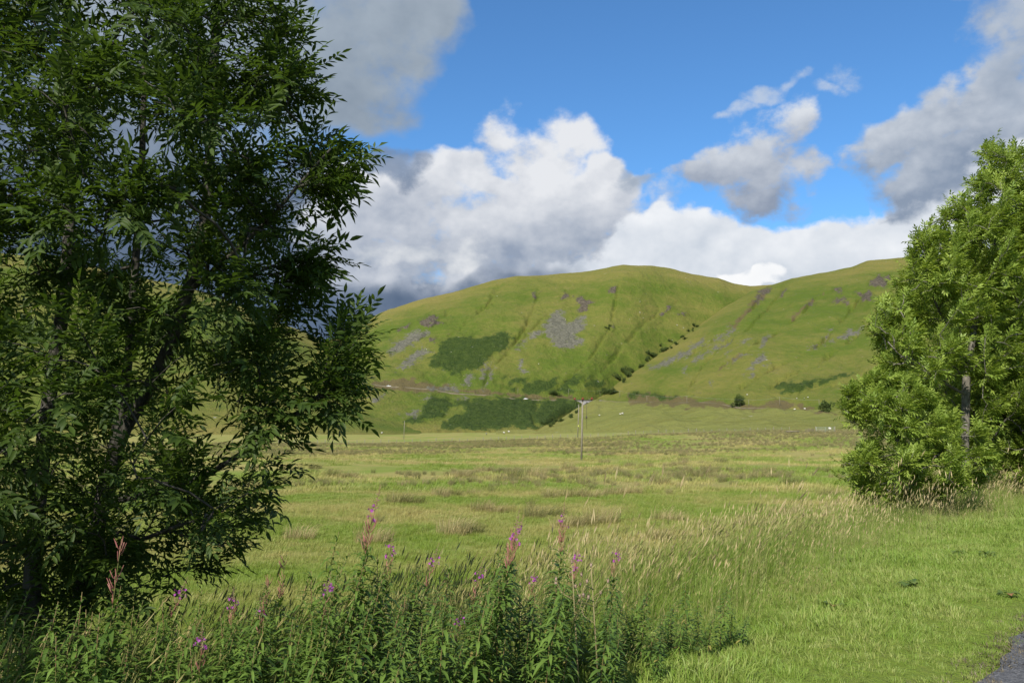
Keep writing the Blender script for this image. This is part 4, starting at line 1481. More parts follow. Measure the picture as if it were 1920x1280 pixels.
def herb_parts(r, h, flowering, pods, leafy=1.0):
    """stem, leaves, pods, flowers and buds of one plant, foot at the origin"""
    lean = np.array([r.uniform(0.0, .14), r.uniform(-.06, .06), 0])
    ts = np.linspace(0, 1, 9)
    P = np.column_stack([lean[0] * h * ts ** 2, lean[1] * h * ts ** 2, h * ts])
    pt = lambda t: np.array([np.interp(t, ts, P[:, k]) for k in range(3)])
    stem = MB().tube(P, np.linspace(0.0048, 0.0015, 9), 5)
    lv = MB()
    top = 0.74 if (flowering or pods) else 0.98
    n = int(82 * leafy * h)
    an = r.uniform(0, 6.28)
    for i in range(n):
        t = 0.10 + (top - 0.10) * i / n
        an += 2.4 + r.uniform(-.3, .3)
        size = (0.135 if t < .6 else 0.135 * (1 - .62 * (t - .6) / .4)) * r.uniform(.75, 1.15) * (0.6 + 0.4 * sstep(.05, .25, t))
        size = float(size)
        w = size * r.uniform(.085, .125)
        el = r.uniform(.15, .75) + (0.5 if t > top - .08 else 0)
        dp = r.uniform(.35, .95)
        d = np.array([math.cos(an), math.sin(an), 0])
        sd = np.array([-math.sin(an), math.cos(an), 0])
        b = pt(t)
        V = []
        for k, (f, ww) in enumerate(((0, .15), (.3, .9), (.62, .85), (1, 0))):
            c = b + d * size * (f * math.cos(el) + 0.0) + np.array([0, 0, size * (f * math.sin(el) - dp * f * f)])
            if ww > 0:
                V += [c - sd * w * ww / 1.0 + np.array([0, 0, w * .35]), c, c + sd * w * ww / 1.0 + np.array([0, 0, w * .35])]
            else:
                V.append(c)
        T = []
        for k in range(2):
            o = 3 * k
            T += [(o, o + 1, o + 4), (o, o + 4, o + 3), (o + 1, o + 2, o + 5), (o + 1, o + 5, o + 4)]
        T += [(6, 7, 9), (7, 8, 9)]
        dead = r.random() < (0.10 if t < .3 else .012)
        lv.add(V, T, 1.0 if dead else r.uniform(0, .9))
    out = {'stem': (stem, herb_stem_m), 'foliage': (lv, herb_leaf_m)}
    z0, z1 = 0.74, 1.0
    if pods:
        pb = MB()
        for i in range(int(16 * pods) + 6):
            t = r.uniform(.72, .86 if flowering else .97)
            a = r.uniform(0, 6.28)
            d = np.array([math.cos(a) * .42, math.sin(a) * .42, .85])
            L = r.uniform(.045, .085)
            b = pt(t)
            pb.tube([b, b + d * L * .3 + np.array([d[0], d[1], 0]) * L * .2, b + d * L], [0.0012, 0.0021, 0.0013], 4)
        out['seed_pods'] = (pb, pod_m)
    if flowering:
        fb = MB()
        lo, hi = (.84, .92) if pods else (.76, .90)
        for i in range(int(r.integers(4, 8) * flowering) + 2):
            t = r.uniform(lo, hi)
            a = r.uniform(0, 6.28)
            d = np.array([math.cos(a), math.sin(a), r.uniform(-.1, .4)])
            c = pt(t) + d * r.uniform(.022, .040)
            u = np.cross(d, [0, 0, 1.0]); u /= np.linalg.norm(u)
            w = np.cross(u, d)
            for k in range(4):
                q = k * 1.57 + r.uniform(-.2, .2)
                e = math.cos(q) * u + math.sin(q) * w
                f = np.cross(d, e)
                L = r.uniform(.008, .013)
                fb.add([c, c + e * L * .6 - f * L * .5 + d * .003, c + e * L + d * .006, c + e * L * .6 + f * L * .5 + d * .003], [(0, 1, 2), (0, 2, 3)], r.random())
            fb.tube([pt(t), c], [.001, .001], 3, .3, cap=False)
        out['flowers'] = (fb, petal_m)
    if flowering:
        bb = MB()
        for i in range(16):
            t = .90 + .10 * i / 16
            a = i * 2.4
            L = .022 * (1.3 - i / 16)
            b = pt(t)
            d = np.array([math.cos(a) * .7, math.sin(a) * .7, .25])
            bb.tube([b, b + d * L * .5, b + d * L], [.0008, .0022 * (1.2 - i / 18), .0006], 4)
        out['flower_buds'] = (bb, bud_m)
    return out


rh = np.random.default_rng(404)
HERB_KINDS = {'leafy': (0, 0, 5), 'pods': (0, 1.0, 2), 'flower': (1.0, 0.35, 3), 'podflower': (0.7, 1.3, 3)}
herbs = {}
for kind, (fl, po, nv) in HERB_KINDS.items():
    herbs[kind] = []
    for k in range(nv):
        parts = herb_parts(rh, 1.3 if kind != 'leafy' else 1.1, fl, po)
        herbs[kind].append([(nm, mb.mesh(nm), mt) for nm, (mb, mt) in parts.items()])
        for nm, me, mt in herbs[kind][-1]:
            me.materials.append(mt)
HERB_H = {'leafy': 1.1, 'pods': 1.3, 'flower': 1.3, 'podflower': 1.3}
HERB_LABEL = {'leafy': 'leafy green willowherb without flowers in the bank of weeds', 'pods': 'willowherb topped only with pinkish red seed pods', 'flower': 'willowherb with a small magenta flower head',
              'podflower': 'tall willowherb with red seed pods under a few magenta flowers'}


def herb(kind, u, vtop, y, label=None):
    """a plant whose top shows at photo pixel (u, vtop), rooted on the ground at depth y"""
    top = at(u, vtop, y)
    g = float(ground_z(np.array(top[0]), np.array(y)))
    h = top[2] - g
    if h < 0.25 or h > 2.2:
        return
    k = h / HERB_H[kind]
    rz = float(rh.uniform(-1.0, 1.0))
    if kind == 'leafy':
        label = ('leafy willowherb in the shade at the foot of the ash' if u < 420 else 'leafy willowherb in the thicket around the tallest podded one' if u < 800 else
                 'leafy willowherb in the sunlit clump around the thistles' if u < 1200 else 'short leafy willowherb standing apart in the verge grass')
    root = empty('willowherb', (top[0] - .05 * h, y, g - .02), label or HERB_LABEL[kind], 'willowherb', 'willowherbs on the bank', rz)
    wide = k ** 0.5
    root.scale = (wide, wide, k)
    root.rotation_euler = (float(rh.normal(0, .07)), float(rh.normal(.03, .07)), rz)
    for nm, me, mt in herbs[kind][int(rh.integers(len(herbs[kind])))]:
        c = bpy.data.objects.new(nm, me)
        col.objects.link(c)
        c.parent = root
        if nm in ('foliage', 'seed_pods', 'flowers', 'flower_buds'):
            c['kind'] = 'stuff'


for kind, u, v, y, lab in [
        ('podflower', 664, 898, 4.3, 'tallest willowherb, many red pods under magenta flowers'), ('flower', 716, 985, 4.5, None), ('flower', 788, 1004, 4.8, None), ('podflower', 922, 948, 4.6, None), ('podflower', 946, 944, 4.7, None),
        ('podflower', 1050, 938, 5.0, None), ('flower', 886, 1042, 4.6, None), ('flower', 1000, 1058, 5.0, None), ('flower', 1068, 1010, 5.0, None), ('flower', 1142, 1006, 5.3, None), ('pods', 236, 1000, 3.9, 'willowherb with bare red pods in front of the ash stems'),
        ('flower', 388, 1138, 3.7, 'low willowherb with a bright magenta flower head under the ash'), ('flower', 600, 1060, 4.2, None), ('flower', 446, 1078, 4.3, None), ('pods', 480, 1068, 4.4, None), ('flower', 512, 1100, 4.4, None), ('pods', 545, 1035, 4.6, None), ('flower', 868, 1125, 4.3, None),
        ('flower', 280, 1065, 4.4, None), ('flower', 1060, 1040, 5.4, None)]:
    herb(kind, u, v, y, lab)
for u, v, y in [(610, 985, 4.6), (640, 1005, 4.3), (690, 1010, 4.4), (740, 1030, 4.5), (765, 1050, 4.7), (800, 1090, 4.5), (830, 1110, 4.4), (860, 1090, 4.8), (905, 1030, 4.8), (960, 1040, 5.0), (985, 1090, 4.9), (1020, 1100, 5.1), (1045, 1050, 5.2), (1090, 1080, 5.4), (1120, 1100, 5.2), (1150, 1085, 5.5),
                (1175, 1120, 5.4), (1295, 1082, 5.8), (1352, 1092, 6.0), (1240, 1140, 5.6), (1265, 1125, 5.9), (1390, 1140, 6.1), (570, 1020, 4.4), (530, 1060, 4.3), (500, 1090, 4.5), (460, 1120, 4.1), (420, 1120, 4.3), (380, 1090, 4.6), (340, 1110, 4.2), (300, 1090, 4.5), (260, 1130, 4.1),
                (210, 1090, 4.4), (180, 1140, 4.0), (150, 1130, 4.5), (110, 1150, 4.1), (60, 1140, 4.4), (20, 1120, 4.2), (-10, 1160, 4.0), (90, 1200, 3.7), (160, 1210, 3.6), (235, 1200, 3.6), (310, 1180, 3.8), (400, 1200, 3.6), (470, 1190, 3.7), (540, 1140, 3.9), (590, 1120, 4.0), (650, 1090, 4.0),
                (700, 1110, 4.0), (750, 1130, 4.1), (790, 1160, 4.0), (640, 1160, 3.8), (560, 1190, 3.7), (720, 1190, 3.8), (850, 1180, 4.2), (910, 1150, 4.3), (940, 1190, 4.3), (990, 1180, 4.5), (1060, 1170, 4.8), (680, 1060, 4.2), (620, 1050, 4.5), (880, 1080, 4.5), (930, 1010, 4.7), (1010, 1140, 4.7), (760, 1090, 4.3), (440, 1150, 3.9), (350, 1150, 4.0), (505, 1150, 4.0), (30, 1200, 3.8), (280, 1160, 3.9)]:
    herb('leafy', u, v, y)
for k in range(80):
    u = float(rh.uniform(-20, 1190)) if k < 62 else float(rh.uniform(-20, 420))
    y = float(rh.uniform(3.7, 4.9)) + max(0.0, (u - 700) / 700.0)
    v = float(np.interp(u, [0, 250, 540, 660, 900, 1050, 1190], [1120, 1110, 1060, 1010, 1040, 1050, 1100])) + float(rh.uniform(0, 110))
    herb('leafy', u, v, y)

for u, v, y in [(1205, 1105, 5.5), (1222, 1135, 5.4), (1185, 1080, 5.6), (1250, 1110, 5.8), (1275, 1150, 5.7), (1310, 1120, 6.0), (1330, 1135, 5.8), (1372, 1125, 6.2), (1410, 1150, 6.3), (1165, 1140, 5.0), (1140, 1160, 4.9), (1230, 1180, 5.2),
                (30, 1130, 3.6), (75, 1110, 3.7), (120, 1125, 3.6), (-10, 1100, 3.8), (170, 1105, 3.7), (205, 1130, 3.5), (55, 1170, 3.4), (140, 1180, 3.4)]:
    herb('leafy', u, v, y)

# docks in the mown verge
dock_m = leaf_mat('dock_leaf', (0.060, 0.105, 0.022), (0.140, 0.190, 0.045), (0.26, 0.13, 0.06), trans=0.25, rough=0.5, spec=0.3)
for u, v, n, lab in [(1800, 1040, 12, 'dark broad-leaved dock in the verge below the leafy sapling'), (1852, 1044, 10, 'broad-leaved dock beside the darker one in the verge'), (1705, 1098, 8, 'low flat dock rosette in the mown grass'),
                     (1888, 1118, 7, 'small dock rosette close to the tarmac'), (1565, 1142, 6, 'small dock rosette at the edge of the tall grass'), (1290, 1232, 7, 'dock leaves below the short willowherbs')]:
    p = hit(u, v, 3, 30)
    root = empty('dock_plant', (p[0], p[1], p[2] - .01), lab, 'dock', 'docks in the verge', float(rh.uniform(0, 6)))
    for i in range(n):
        a = i * 2.4 + float(rh.uniform(-.3, .3))
        L, w = float(rh.uniform(.10, .20)), float(rh.uniform(.035, .055))
        el = float(rh.uniform(.25, 1.0))
        d = np.array([math.cos(a), math.sin(a), 0]); sd = np.array([-math.sin(a), math.cos(a), 0])
        V = []
        for f, ww in ((0, .08), (.3, .10), (.5, .9), (.75, .8), (1, 0)):
            c = d * L * f * math.cos(el) + np.array([0, 0, .02 + L * (f * math.sin(el) - .55 * f * f)])
            wv_ = float(rh.uniform(-.006, .006))
            V += [c - sd * w * ww + (0, 0, .25 * w * ww + wv_), c, c + sd * w * ww + (0, 0, .25 * w * ww - wv_)]
        T = []
        for k in range(4):
            o = 3 * k
            T += [(o, o + 1, o + 4), (o, o + 4, o + 3), (o + 1, o + 2, o + 5), (o + 1, o + 5, o + 4)]
        make_obj('leaf', MB().add(V, T, float(rh.random())).mesh('leaf'), dock_m, root)

# seeding thistles among the willowherbs
th_m = simple_mat('thistle_stem', (0.16, 0.15, 0.06), (0.26, 0.20, 0.11), 12.0, 0.7)
th_h = simple_mat('thistle_down', (0.22, 0.14, 0.10), (0.36, 0.28, 0.21), 60.0, 0.9)
for u, v, y, lab in [(1072, 1038, 4.7, 'seeding thistle with fluffy brown heads between the willowherbs'), (1108, 1046, 4.9, 'bent straw-coloured thistle with fluffy heads beside the willowherbs')]:
    top = at(u, v, y)
    g = float(ground_z(np.array(top[0]), np.array(y)))
    h = top[2] - g
    root = empty('thistle', (top[0], y, g - .02), lab, 'thistle', 'seeding thistles')
    st, hd = MB(), []
    st.tube([(0.04, 0, 0), (.02, 0, h * .5), (0, 0, h * .97)], [.005, .004, .0025], 5)
    ends = [(0, 0, h * .97)]
    for k in range(6):
        a = rh.uniform(0, 6.28)
        z = h * rh.uniform(.55, .82)
        e = (math.cos(a) * .10, math.sin(a) * .10, z + h * rh.uniform(.08, .16))
        st.tube([(.015, 0, z), ((e[0]) * .6, e[1] * .6, z + .03), e], [.003, .0022, .0018], 4)
        ends.append(e)
    make_obj('stem', st.mesh('stem'), th_m, root)
    for e in ends:
        hb = MB()
        hb.tube([np.array(e) + (0, 0, -.008), np.array(e) + (0, 0, .002), np.array(e) + (0, 0, .012)], [.004, .008, .006], 6)
        for k in range(46):
            d = rh.normal(0, 1, 3); d[2] = abs(d[2]) * .8; d /= np.linalg.norm(d)
            p = np.array(e) + (0, 0, .006)
            q = np.cross(d, [0.3, .2, .9]); q = q / np.linalg.norm(q) * .0012
            hb.add([p - q, p + q, p + d * rh.uniform(.014, .022)], [(0, 1, 2)])
        make_obj('seed_head', hb.mesh('seed_head'), th_h, root)

# ------------------------------------------------------------------ poles, wires, fence, gate
wood_m = simple_mat('pole_wood', (0.13, 0.115, 0.082), (0.24, 0.215, 0.165), 6.0, 0.85, stretch=(4, 4, .3))
dark_m = simple_mat('dark_metal', (0.035, 0.030, 0.028), (0.07, 0.055, 0.05), 10.0, 0.6)
ins_m = simple_mat('brown_glaze', (0.16, 0.022, 0.012), (0.22, 0.035, 0.02), 20.0, 0.18, 0.6)
wire_m = simple_mat('wire', (0.20, 0.24, 0.22), (0.30, 0.34, 0.31), 10.0, 0.5)


def pole(u, v, y, h, lean, r0, arms, label):
    x, _, _ = at(u, v, y)
    z = float(terrain(x, y))
    root = empty('utility_pole', (x, y, z), label, 'pole', 'utility poles')
    top = np.array([lean, 0, h])
    mb = MB().tube([(0, 0, -.6), top * .5, top], [r0, r0 * .88, r0 * .76], 12)
    make_obj('pole', mb.mesh('pole', True), wood_m, root)
    ends = []
    if arms:
        cb = MB().box((lean + .1, -.16, h - .12), (2.5, .11, .13))
        cb.box((lean, -.10, h - .12), (.22, .2, .2))
        make_obj('crossarm', cb.mesh('crossarm'), dark_m, root)
        for k, dx in enumerate((-1.12, .02, 1.3)):
            ib = MB()
            c = np.array([lean + dx, -.16, h - .05])
            prof = [(0, .05), (.04, .05), (.05, .20), (.10, .22), (.12, .10), (.15, .10), (.16, .20), (.22, .19), (.24, .09), (.30, .10), (.34, .04)]
            ib.tube([c + (0, 0, a) for a, _ in prof], [b for _, b in prof], 12)
            make_obj('insulator', ib.mesh('insulator', True), ins_m, root)
            ends.append(np.array([x, y, z]) + c + (0, 0, .3))
        dr = MB().tube([(lean + .5, -.16, h - .2), (lean + .52, -.16, h - 2.3), (lean + .54, -.14, h - 4.2)], [.02, .02, .02], 4)
        make_obj('drop_wire', dr.mesh('drop_wire'), dark_m, root)
        sw = MB().box((lean + .52, -.16, h - 2.5), (.16, .14, .26)).box((lean + .52, -.16, h - 2.33), (.08, .08, .12))
        make_obj('fuse_box', sw.mesh('fuse_box'), dark_m, root)
    return root, ends, np.array([x, y, z]) + top


p1, e1, t1 = pole(1090, 860, 117.0, 8.5, 0.25, .135, True, 'wooden pole carrying a crossarm with three brown insulators')
p2, e2, t2 = pole(1083, 818, 245.0, 9.9, 0.45, .14, False, 'slim pale pole beyond the fence, close behind the crossarm pole')
sl = MB().tube([(.25, -.01, 3.35), (.26, -.01, 3.75)], [.16, .16], 10)
make_obj('reflective_band', sl.mesh('reflective_band'), simple_mat('yellow_band', (0.55, 0.60, 0.08), (0.62, 0.66, 0.12), 4.0), p2)
p3, e3, t3 = pole(757, 825, 300.0, 6.6, 0.2, .12, False, 'thin pole on the pale flat below the dark bracken')
road_poles = []
for k, (u, v, h, lab) in enumerate([(1066, 741, 6.5, 'pole above the hill road, left of the stone bridge'), (1125, 743, 6.5, 'pole at the foot of the ravine beside the bridge'), (1162, 744, 6.5, 'pole on the dark cutting bank near the bridge'), (1213, 755, 6.5, 'pole beside the bare brown cutting of the hill road'),
                       (1288, 757, 6.2, 'pole halfway between the brown cutting and the lone bush'), (1404, 762, 5.5, 'pole standing right beside the round bush on the hill road'), (1462, 760, 6.5, 'pole between the two bushes on the hill road'), (1536, 764, 6.0, 'pole just left of the bush near the tall tree'),
                       (971, 738, 6.0, 'pole above the bracken over the hill road')]):
    p = hit(u, v, 300)
    rp, _, tp = pole(u, v, p[1], h, 0.05, .16, False, lab)
    road_poles.append(tp)


def wire(a, b, sag, r0, label, name='overhead_wire'):
    t = np.linspace(0, 1, 14)
    P = a[None] + (b - a)[None] * t[:, None]
    P[:, 2] -= sag * 4 * t * (1 - t)
    o = np.array(a)
    mb = MB().tube(P - o, np.full(14, r0), 4)
    w = make_obj(name, mb.mesh(name), wire_m, label=label, cat='wire', group='overhead wires')
    w.location = tuple(o)


for k, e in enumerate(e1):
    wire(e, t2 + np.array([(-.5, 0, .5)[k], 0, -.1]), 1.4, .012, 'thin overhead wire between the crossarm pole and the pale pole')
for a, b in zip(road_poles[:7], road_poles[1:8]):
    wire(a, b, .9, .035, 'pale overhead wire strung between the poles of the hill road')

# stock fence across the valley
fence = empty('wire_fence', (0, 225, float(terrain(0.0, 225.0))), 'low post and wire fence across the far edge of the pasture', 'fence')
fo = np.array(fence.location)
post_m = MB().tube([(0, 0, -.3), (0, 0, .6), (.01, 0, 1.18)], [.075, .072, .066], 6).mesh('post')
post_m.materials.append(wood_m)
tops = []
rf = np.random.default_rng(8)
for x in np.arange(-75, 78, 2.1):
    y = 226 + 4 * math.sin(x / 31)
    z = float(terrain(x, y))
    o = bpy.data.objects.new('post', post_m)
    col.objects.link(o)
    o.parent = fence
    o.location = (x - fo[0], y - fo[1], z - fo[2])
    o.rotation_euler = (rf.normal(0, .04), rf.normal(0, .04), rf.uniform(0, 3))
    k = rf.uniform(.85, 1.15)
    o.scale = (k, k, k)
    tops.append((x - fo[0], y - fo[1], z - fo[2]))
tops = np.array(tops)
for hgt in (.35, .65, .95):
    make_obj('wire', MB().tube(tops + (0, -.08, hgt), np.full(len(tops), .008), 3).mesh('wire'), wire_m, fence)

# field gate with the hurdles beside it
gx, gy, _ = at(1531, 808, 207.0)
gzz = float(terrain(gx, gy))
gate_m = simple_mat('galvanised', (0.20, 0.26, 0.22), (0.30, 0.36, 0.31), 12.0, 0.45, 0.5)
gate = empty('field_gate', (gx, gy, gzz), 'pale grey-green galvanised bar gate at the far fence', 'gate')
for k, zz in enumerate((.25, .5, .78, 1.05, 1.32)):
    make_obj('bar', MB().tube([(0, 0, zz), (2.2, 0, zz), (4.4, 0, zz)], [.03] * 3, 6).mesh('bar', True), gate_m, gate)
for xx in (0, 2.2, 4.4):
    make_obj('upright', MB().tube([(xx, .03, .0), (xx, .03, .7), (xx, .03, 1.36)], [.035] * 3, 6).mesh('upright', True), gate_m, gate)
for xx in (-.2, 4.6):
    make_obj('gatepost', MB().tube([(xx, 0, -.4), (xx, 0, .7), (xx, 0, 1.5)], [.10, .10, .09], 8).mesh('gatepost', True), wood_m, gate)
hur = empty('sheep_hurdle', (gx - 2.9, gy + .2, float(terrain(gx - 2.9, gy))), 'leaning wooden sheep hurdle left of the bar gate', 'hurdle')
hw_m = simple_mat('old_timber', (0.10, 0.085, 0.06), (0.20, 0.175, 0.13), 8.0, 0.9)
for k, zz in enumerate((.15, .42, .70, .98)):
    make_obj('rail', MB().box((1.2 + .1 * k, 0, zz + .12), (2.4 - .25 * k, .05, .11)).mesh('rail'), hw_m, hur)
for xx in (.3, 1.1, 1.9, 2.35):
    make_obj('upright', MB().box((xx, .05, .55), (.09, .05, 1.2)).mesh('upright'), hw_m, hur)
tr = empty('feed_trough', (gx - 7.2, gy + 1, float(terrain(gx - 7.2, gy + 1))), 'long dark feed trough in the grass near the gate', 'trough')
make_obj('tub', MB().box((1.6, 0, .35), (3.2, .5, .06)).box((1.6, -.27, .5), (3.2, .05, .3)).box((1.6, .27, .5), (3.2, .05, .3)).box((.0, 0, .5), (.05, .5, .3)).box((3.2, 0, .5), (.05, .5, .3)).mesh('tub'), hw_m, tr)
for xx in (.3, 2.9):
    make_obj('leg', MB().box((xx, 0, .16), (.1, .45, .36)).mesh('leg'), hw_m, tr)

# ------------------------------------------------------------------ hill road, bridge, bushes, sheep, cars
def hill_road(u0, u1, label):
    qs = np.linspace(ray(u0, 750)[0], ray(u1, 750)[0], 90)
    ys = np.interp(qs, ROAD[0], ROAD[2])
    x = qs * ys
    z = terrain(x, ys) + .25
    z = np.convolve(np.pad(z, 4, mode='edge'), np.ones(9) / 9, 'valid')
    V = []
    for dy, dz in ((-3.2, -1.6), (-3.0, .0), (3.0, .0), (3.2, -1.0)):
        V.append(np.column_stack([x, ys + dy, z + dz]))
    V = np.stack(V, 1).reshape(-1, 3)
    me = mesh_arrays('hill_road', V, grid_faces(90, 4), None, True)
    make_obj('hill_road', me, simple_mat('road_edge', (0.09, 0.078, 0.05), (0.15, 0.13, 0.085), 0.3, 0.9), kind='structure', label=label)


hill_road(600, 1080, 'road bench cut across the broad hill above the bracken')
hill_road(1118, 1640, 'road edge along the foot of the steep spur')
ba, bb = hit(1076, 757, 500), hit(1124, 754, 500)
stone_m = simple_mat('bridge_stone', (0.17, 0.165, 0.16), (0.30, 0.29, 0.28), 1.2, 0.9, bdist=.1)
yb_ = 845.0
xa_, xb_ = at(1078, 755, yb_)[0], at(1126, 755, yb_)[0]
zt = at(1100, 750.5, yb_)[2]
bridge = empty('stone_bridge', ((xa_ + xb_) / 2, yb_, zt - 8), 'small grey stone bridge carrying the hill road over the ravine', 'bridge')
hw = (xb_ - xa_) / 2 + 1
mb = MB()
for k in range(16):                                  # wall pierced by an arch
    x0, x1 = -hw + 2 * hw * k / 16, -hw + 2 * hw * (k + 1) / 16
    f = lambda xx: 8 - 2.2 - 5.0 * (1 - math.sqrt(max(0, 1 - (xx / (hw * .32)) ** 2))) if abs(xx) < hw * .32 else -1.0
    z0, z1 = min(f(x0), f(x1)), 6.6
    mb.box(((x0 + x1) / 2, 0, (z0 + z1) / 2), (x1 - x0 - .002, 6.0, z1 - z0))
make_obj('wall', mb.mesh('wall'), stone_m, bridge)
for yy in (-2.85, 2.85):
    make_obj('parapet', MB().box((0, yy, 7.25), (2 * hw + 3, .4, 1.3)).box((0, yy, 7.95), (2 * hw + 3.1, .55, .16)).mesh('parapet'), stone_m, bridge)

bush_m = leaf_mat('bush_leaf', (0.034, 0.058, 0.014), (0.085, 0.115, 0.030), None, trans=0.15, rough=0.7, spec=0.15)
rb = np.random.default_rng(91)


def bush_meshes(n, squash):
    """a bushy crown of leaf clumps and a short forked trunk, one metre radius"""
    lv = MB()
    cent = rb.normal(0, .45, (16, 3)) * (1, 1, squash) + (0, 0, 1.0)
    for i in range(n):
        c = cent[rb.integers(16)]
        d = rb.normal(0, 1, 3)
        d /= np.linalg.norm(d)
        p = c + d * .42 * rb.uniform(.6, 1.05)
        if p[2] < .1:
            continue
        a, b = rb.normal(0, 1, 3), rb.normal(0, 1, 3)
        a = a / np.linalg.norm(a) * .10
        b = np.cross(a, b); b = b / np.linalg.norm(b) * .07
        lv.add([p - a, p + b, p + a, p - b], [(0, 1, 2), (0, 2, 3)], rb.random())
    tk = MB().tube([(0, 0, -.3), (.02, 0, .4), (.05, .02, 1.0)], [.09, .07, .03], 7)
    for k in range(5):
        a = rb.uniform(0, 6.28)
        tk.tube([(.02, 0, .35), (math.cos(a) * .2, math.sin(a) * .2, .8), (math.cos(a) * .45, math.sin(a) * .45, 1.2)], [.045, .03, .012], 5)
    ml, mt = lv.mesh('crown'), tk.mesh('trunk')
    ml.materials.append(bush_m)
    mt.materials.append(ash_bark)
    return ml, mt


bush_kinds = [bush_meshes(1500, .8), bush_meshes(1500, .7), bush_meshes(1300, 1.0)]


def bush(u, v, wpx, hpx, label, group=None, y=None, name='bush'):
    p = hit(u, v, 300) if y is None else at(u, v, y)
    g = float(terrain(p[0], p[1]))
    k = wpx / 2 / F * p[1]
    root = empty(name, (p[0], p[1], g - .15 * k), label, 'bush', group, float(rb.uniform(0, 6)))
    ml, mt = bush_kinds[int(rb.integers(3))]
    make_obj('crown', ml, None, root)['kind'] = 'stuff'
    make_obj('trunk', mt, None, root)
    root.scale = (k * .95, k * .95, hpx / F * p[1] / 2.05)


bush(1388, 762, 27, 25, 'round dark green bush beside the hill road, a pole at its right')
bush(1552, 772, 27, 24, 'round dark green bush beside the hill road near the tall tree')
bush(1590, 776, 30, 22, 'dark bush half hidden by the leafy sapling')
bush(1195, 740, 6, 7, 'tiny bush on the rim of the brown cutting')
RAV = [(1150, 742, 26, 16), (1044, 744, 20, 12), (1140, 738, 14, 10), (1166, 716, 14, 16), (1178, 708, 16, 17), (1190, 700, 18, 16), (1200, 690, 12, 10), (1216, 678, 14, 12), (1228, 670, 18, 13), (1240, 662, 18, 12), (1252, 655, 12, 9), (1264, 645, 12, 9), (1280, 634, 10, 8), (1294, 622, 9, 7), (1306, 612, 10, 7), (1142, 618, 8, 7),
       (1070, 783, 12, 9), (1050, 793, 14, 9), (1032, 800, 14, 8), (1084, 775, 10, 8)]
for u, v, w, h in [(u + rb.uniform(-5, 5) + k * rb.uniform(-9, 3), v + rb.uniform(-3, 2) - k * 1.5, w * rb.uniform(.5, 1.2), max(h * rb.uniform(.6, 1.0), w * .62)) for u, v, w, h in [(a, b, c * .8, d * .85) for a, b, c, d in RAV] for k in (0, 1, 2)]:
    bush(u, v, w, h, 'small dark bush in the ravine between the broad hill and the spur', 'bushes in the ravine', name='ravine_bush')

# sheep
wool_m = simple_mat('wool', (0.46, 0.43, 0.37), (0.60, 0.57, 0.50), 6.0, 0.95)
face_m = simple_mat('sheep_face', (0.05, 0.045, 0.04), (0.12, 0.11, 0.10), 6.0, 0.8)
sb = MB()
ts = np.linspace(-1, 1, 11)
sb.tube([(0, t * .52, .62 + .05 * math.sin(t * 2)) for t in ts], [max(.03, .29 * math.sqrt(max(0, 1 - t * t)) ** .7) for t in ts], 12)
sheep_body = sb.mesh('fleece', True); sheep_body.materials.append(wool_m)
hb = MB().tube([(0, .44, .72), (0, .58, .86), (0, .66, .90), (0, .78, .82), (0, .84, .78)], [.12, .11, .105, .07, .045], 9)
for sx in (-1, 1):
    hb.tube([(sx * .08, .62, .92), (sx * .15, .60, .93), (sx * .20, .60, .90)], [.02, .035, .01], 5)
sheep_head = hb.mesh('head', True); sheep_head.materials.append(face_m)
sheep_leg = MB().tube([(0, 0, .45), (0, .01, .22), (0, 0, 0)], [.065, .035, .04], 7).mesh('leg', True); sheep_leg.materials.append(face_m)
for i, (u, v) in enumerate([(1163, 778), (1167, 776.5), (1168, 778), (1401, 741), (1494, 748), (1508, 747.5), (1515, 746), (1490, 769), (1509, 768), (800, 656), (846, 661), (870, 706), (1010, 683), (1018, 624), (1060, 600), (932, 556), (1200, 566), (1232, 545), (954, 811), (945, 813), (912, 815), (716, 813), (1556, 808), (1124, 780)]):
    p = hit(u, v, 180)
    root = empty('sheep', tuple(p), ('small white sheep on the flat below the bracken' if v > 800 else 'small white sheep on the spur above or below the hill road' if u > 1100 and v > 700 else 'small white sheep high on the broad hill'), 'sheep', 'sheep grazing far off', float(rb.uniform(0, 6.28)))
    root.scale = (1.15, 1.15, 1.15)
    make_obj('fleece', sheep_body, None, root)
    make_obj('head', sheep_head, None, root)
    for sx, sy in ((-.13, .28), (.13, .28), (-.13, -.3), (.13, -.3)):
        l = make_obj('leg', sheep_leg, None, root)
        l.location = (sx, sy, 0)

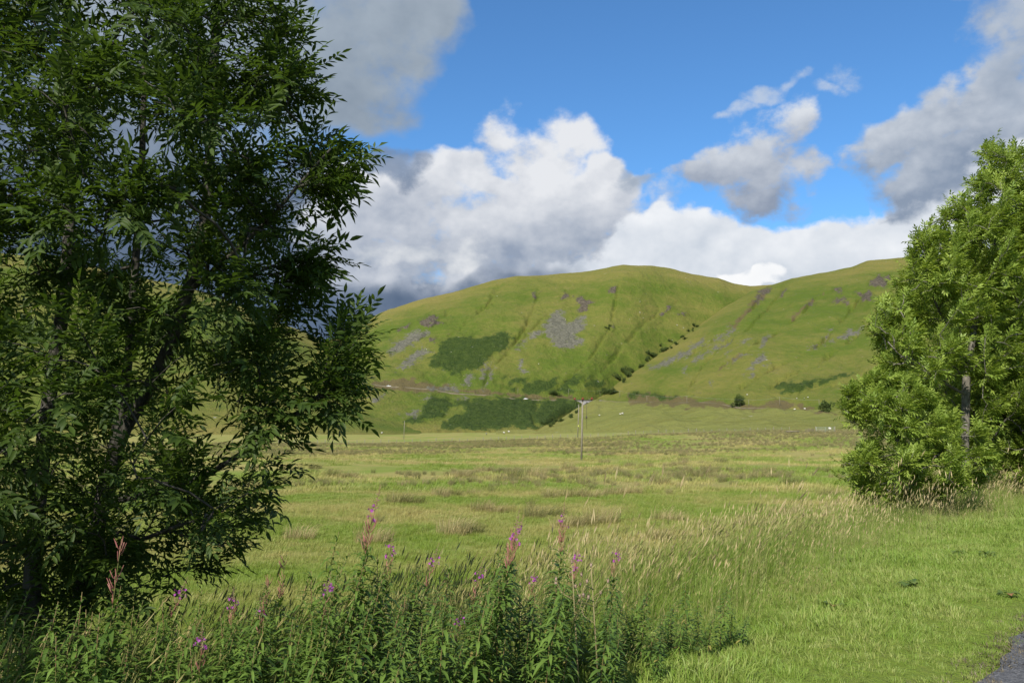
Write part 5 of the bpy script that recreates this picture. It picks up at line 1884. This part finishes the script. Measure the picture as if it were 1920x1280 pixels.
# two cars on the hill road
car_m = simple_mat('car_paint', (0.70, 0.70, 0.70), (0.76, 0.76, 0.76), 2.0, 0.25, 0.6)
glass_m = simple_mat('car_glass', (0.03, 0.035, 0.04), (0.05, 0.055, 0.06), 2.0, 0.08, 0.6)
tyre_m = simple_mat('tyre', (0.02, 0.02, 0.02), (0.03, 0.03, 0.03), 5.0, 0.8)


def lathe_wheel():
    return MB().tube([(0, -.1, 0), (0, -.09, 0), (0, .09, 0), (0, .1, 0)], [.26, .33, .33, .26], 14).mesh('wheel', True)


wheel_me = lathe_wheel(); wheel_me.materials.append(tyre_m)
def slab(prof, w):
    """side outline extruded across the car"""
    n = len(prof)
    V = [(x, -w / 2, z) for x, z in prof] + [(x, w / 2, z) for x, z in prof]
    T = []
    for i in range(n):
        j = (i + 1) % n
        T += [(i, j, n + j), (i, n + j, n + i)]
    for i in range(1, n - 1):
        T += [(0, i + 1, i), (n, n + i, n + i + 1)]
    return V, T


V, T = slab([(-2.15, .35), (2.15, .35), (2.2, .62), (2.1, .82), (1.1, .95), (-1.9, .98), (-2.2, .85)], 1.75)
body_me = MB().add(V, T).mesh('body'); body_me.materials.append(car_m)
V, T = slab([(-1.85, .965), (1.05, .945), (.35, 1.42), (-1.25, 1.44)], 1.52)
win_me = MB().add(V, T).mesh('window_band'); win_me.materials.append(glass_m)
V, T = slab([(-1.30, 1.43), (.38, 1.41), (.2, 1.49), (-1.1, 1.51)], 1.50)
roof_me = MB().add(V, T).mesh('roof'); roof_me.materials.append(car_m)
for u, lab in ((729, 'white car on the hill road below the bare brown cutting'), (986, 'white car on the hill road above the large bracken patch')):
    q = ray(u, 735)[0]
    y = float(np.interp(q, ROAD[0], ROAD[2])) - 1.5
    root = empty('car', (q * y, y, float(terrain(q * y, y + 1.5)) + .27), lab, 'car', None, .05)
    make_obj('body', body_me, None, root)
    make_obj('window_band', win_me, None, root)
    make_obj('roof', roof_me, None, root)
    for sx in (-1.35, 1.35):
        for sy in (-.78, .78):
            w = make_obj('wheel', wheel_me, None, root)
            w.location = (sx, sy, .33)
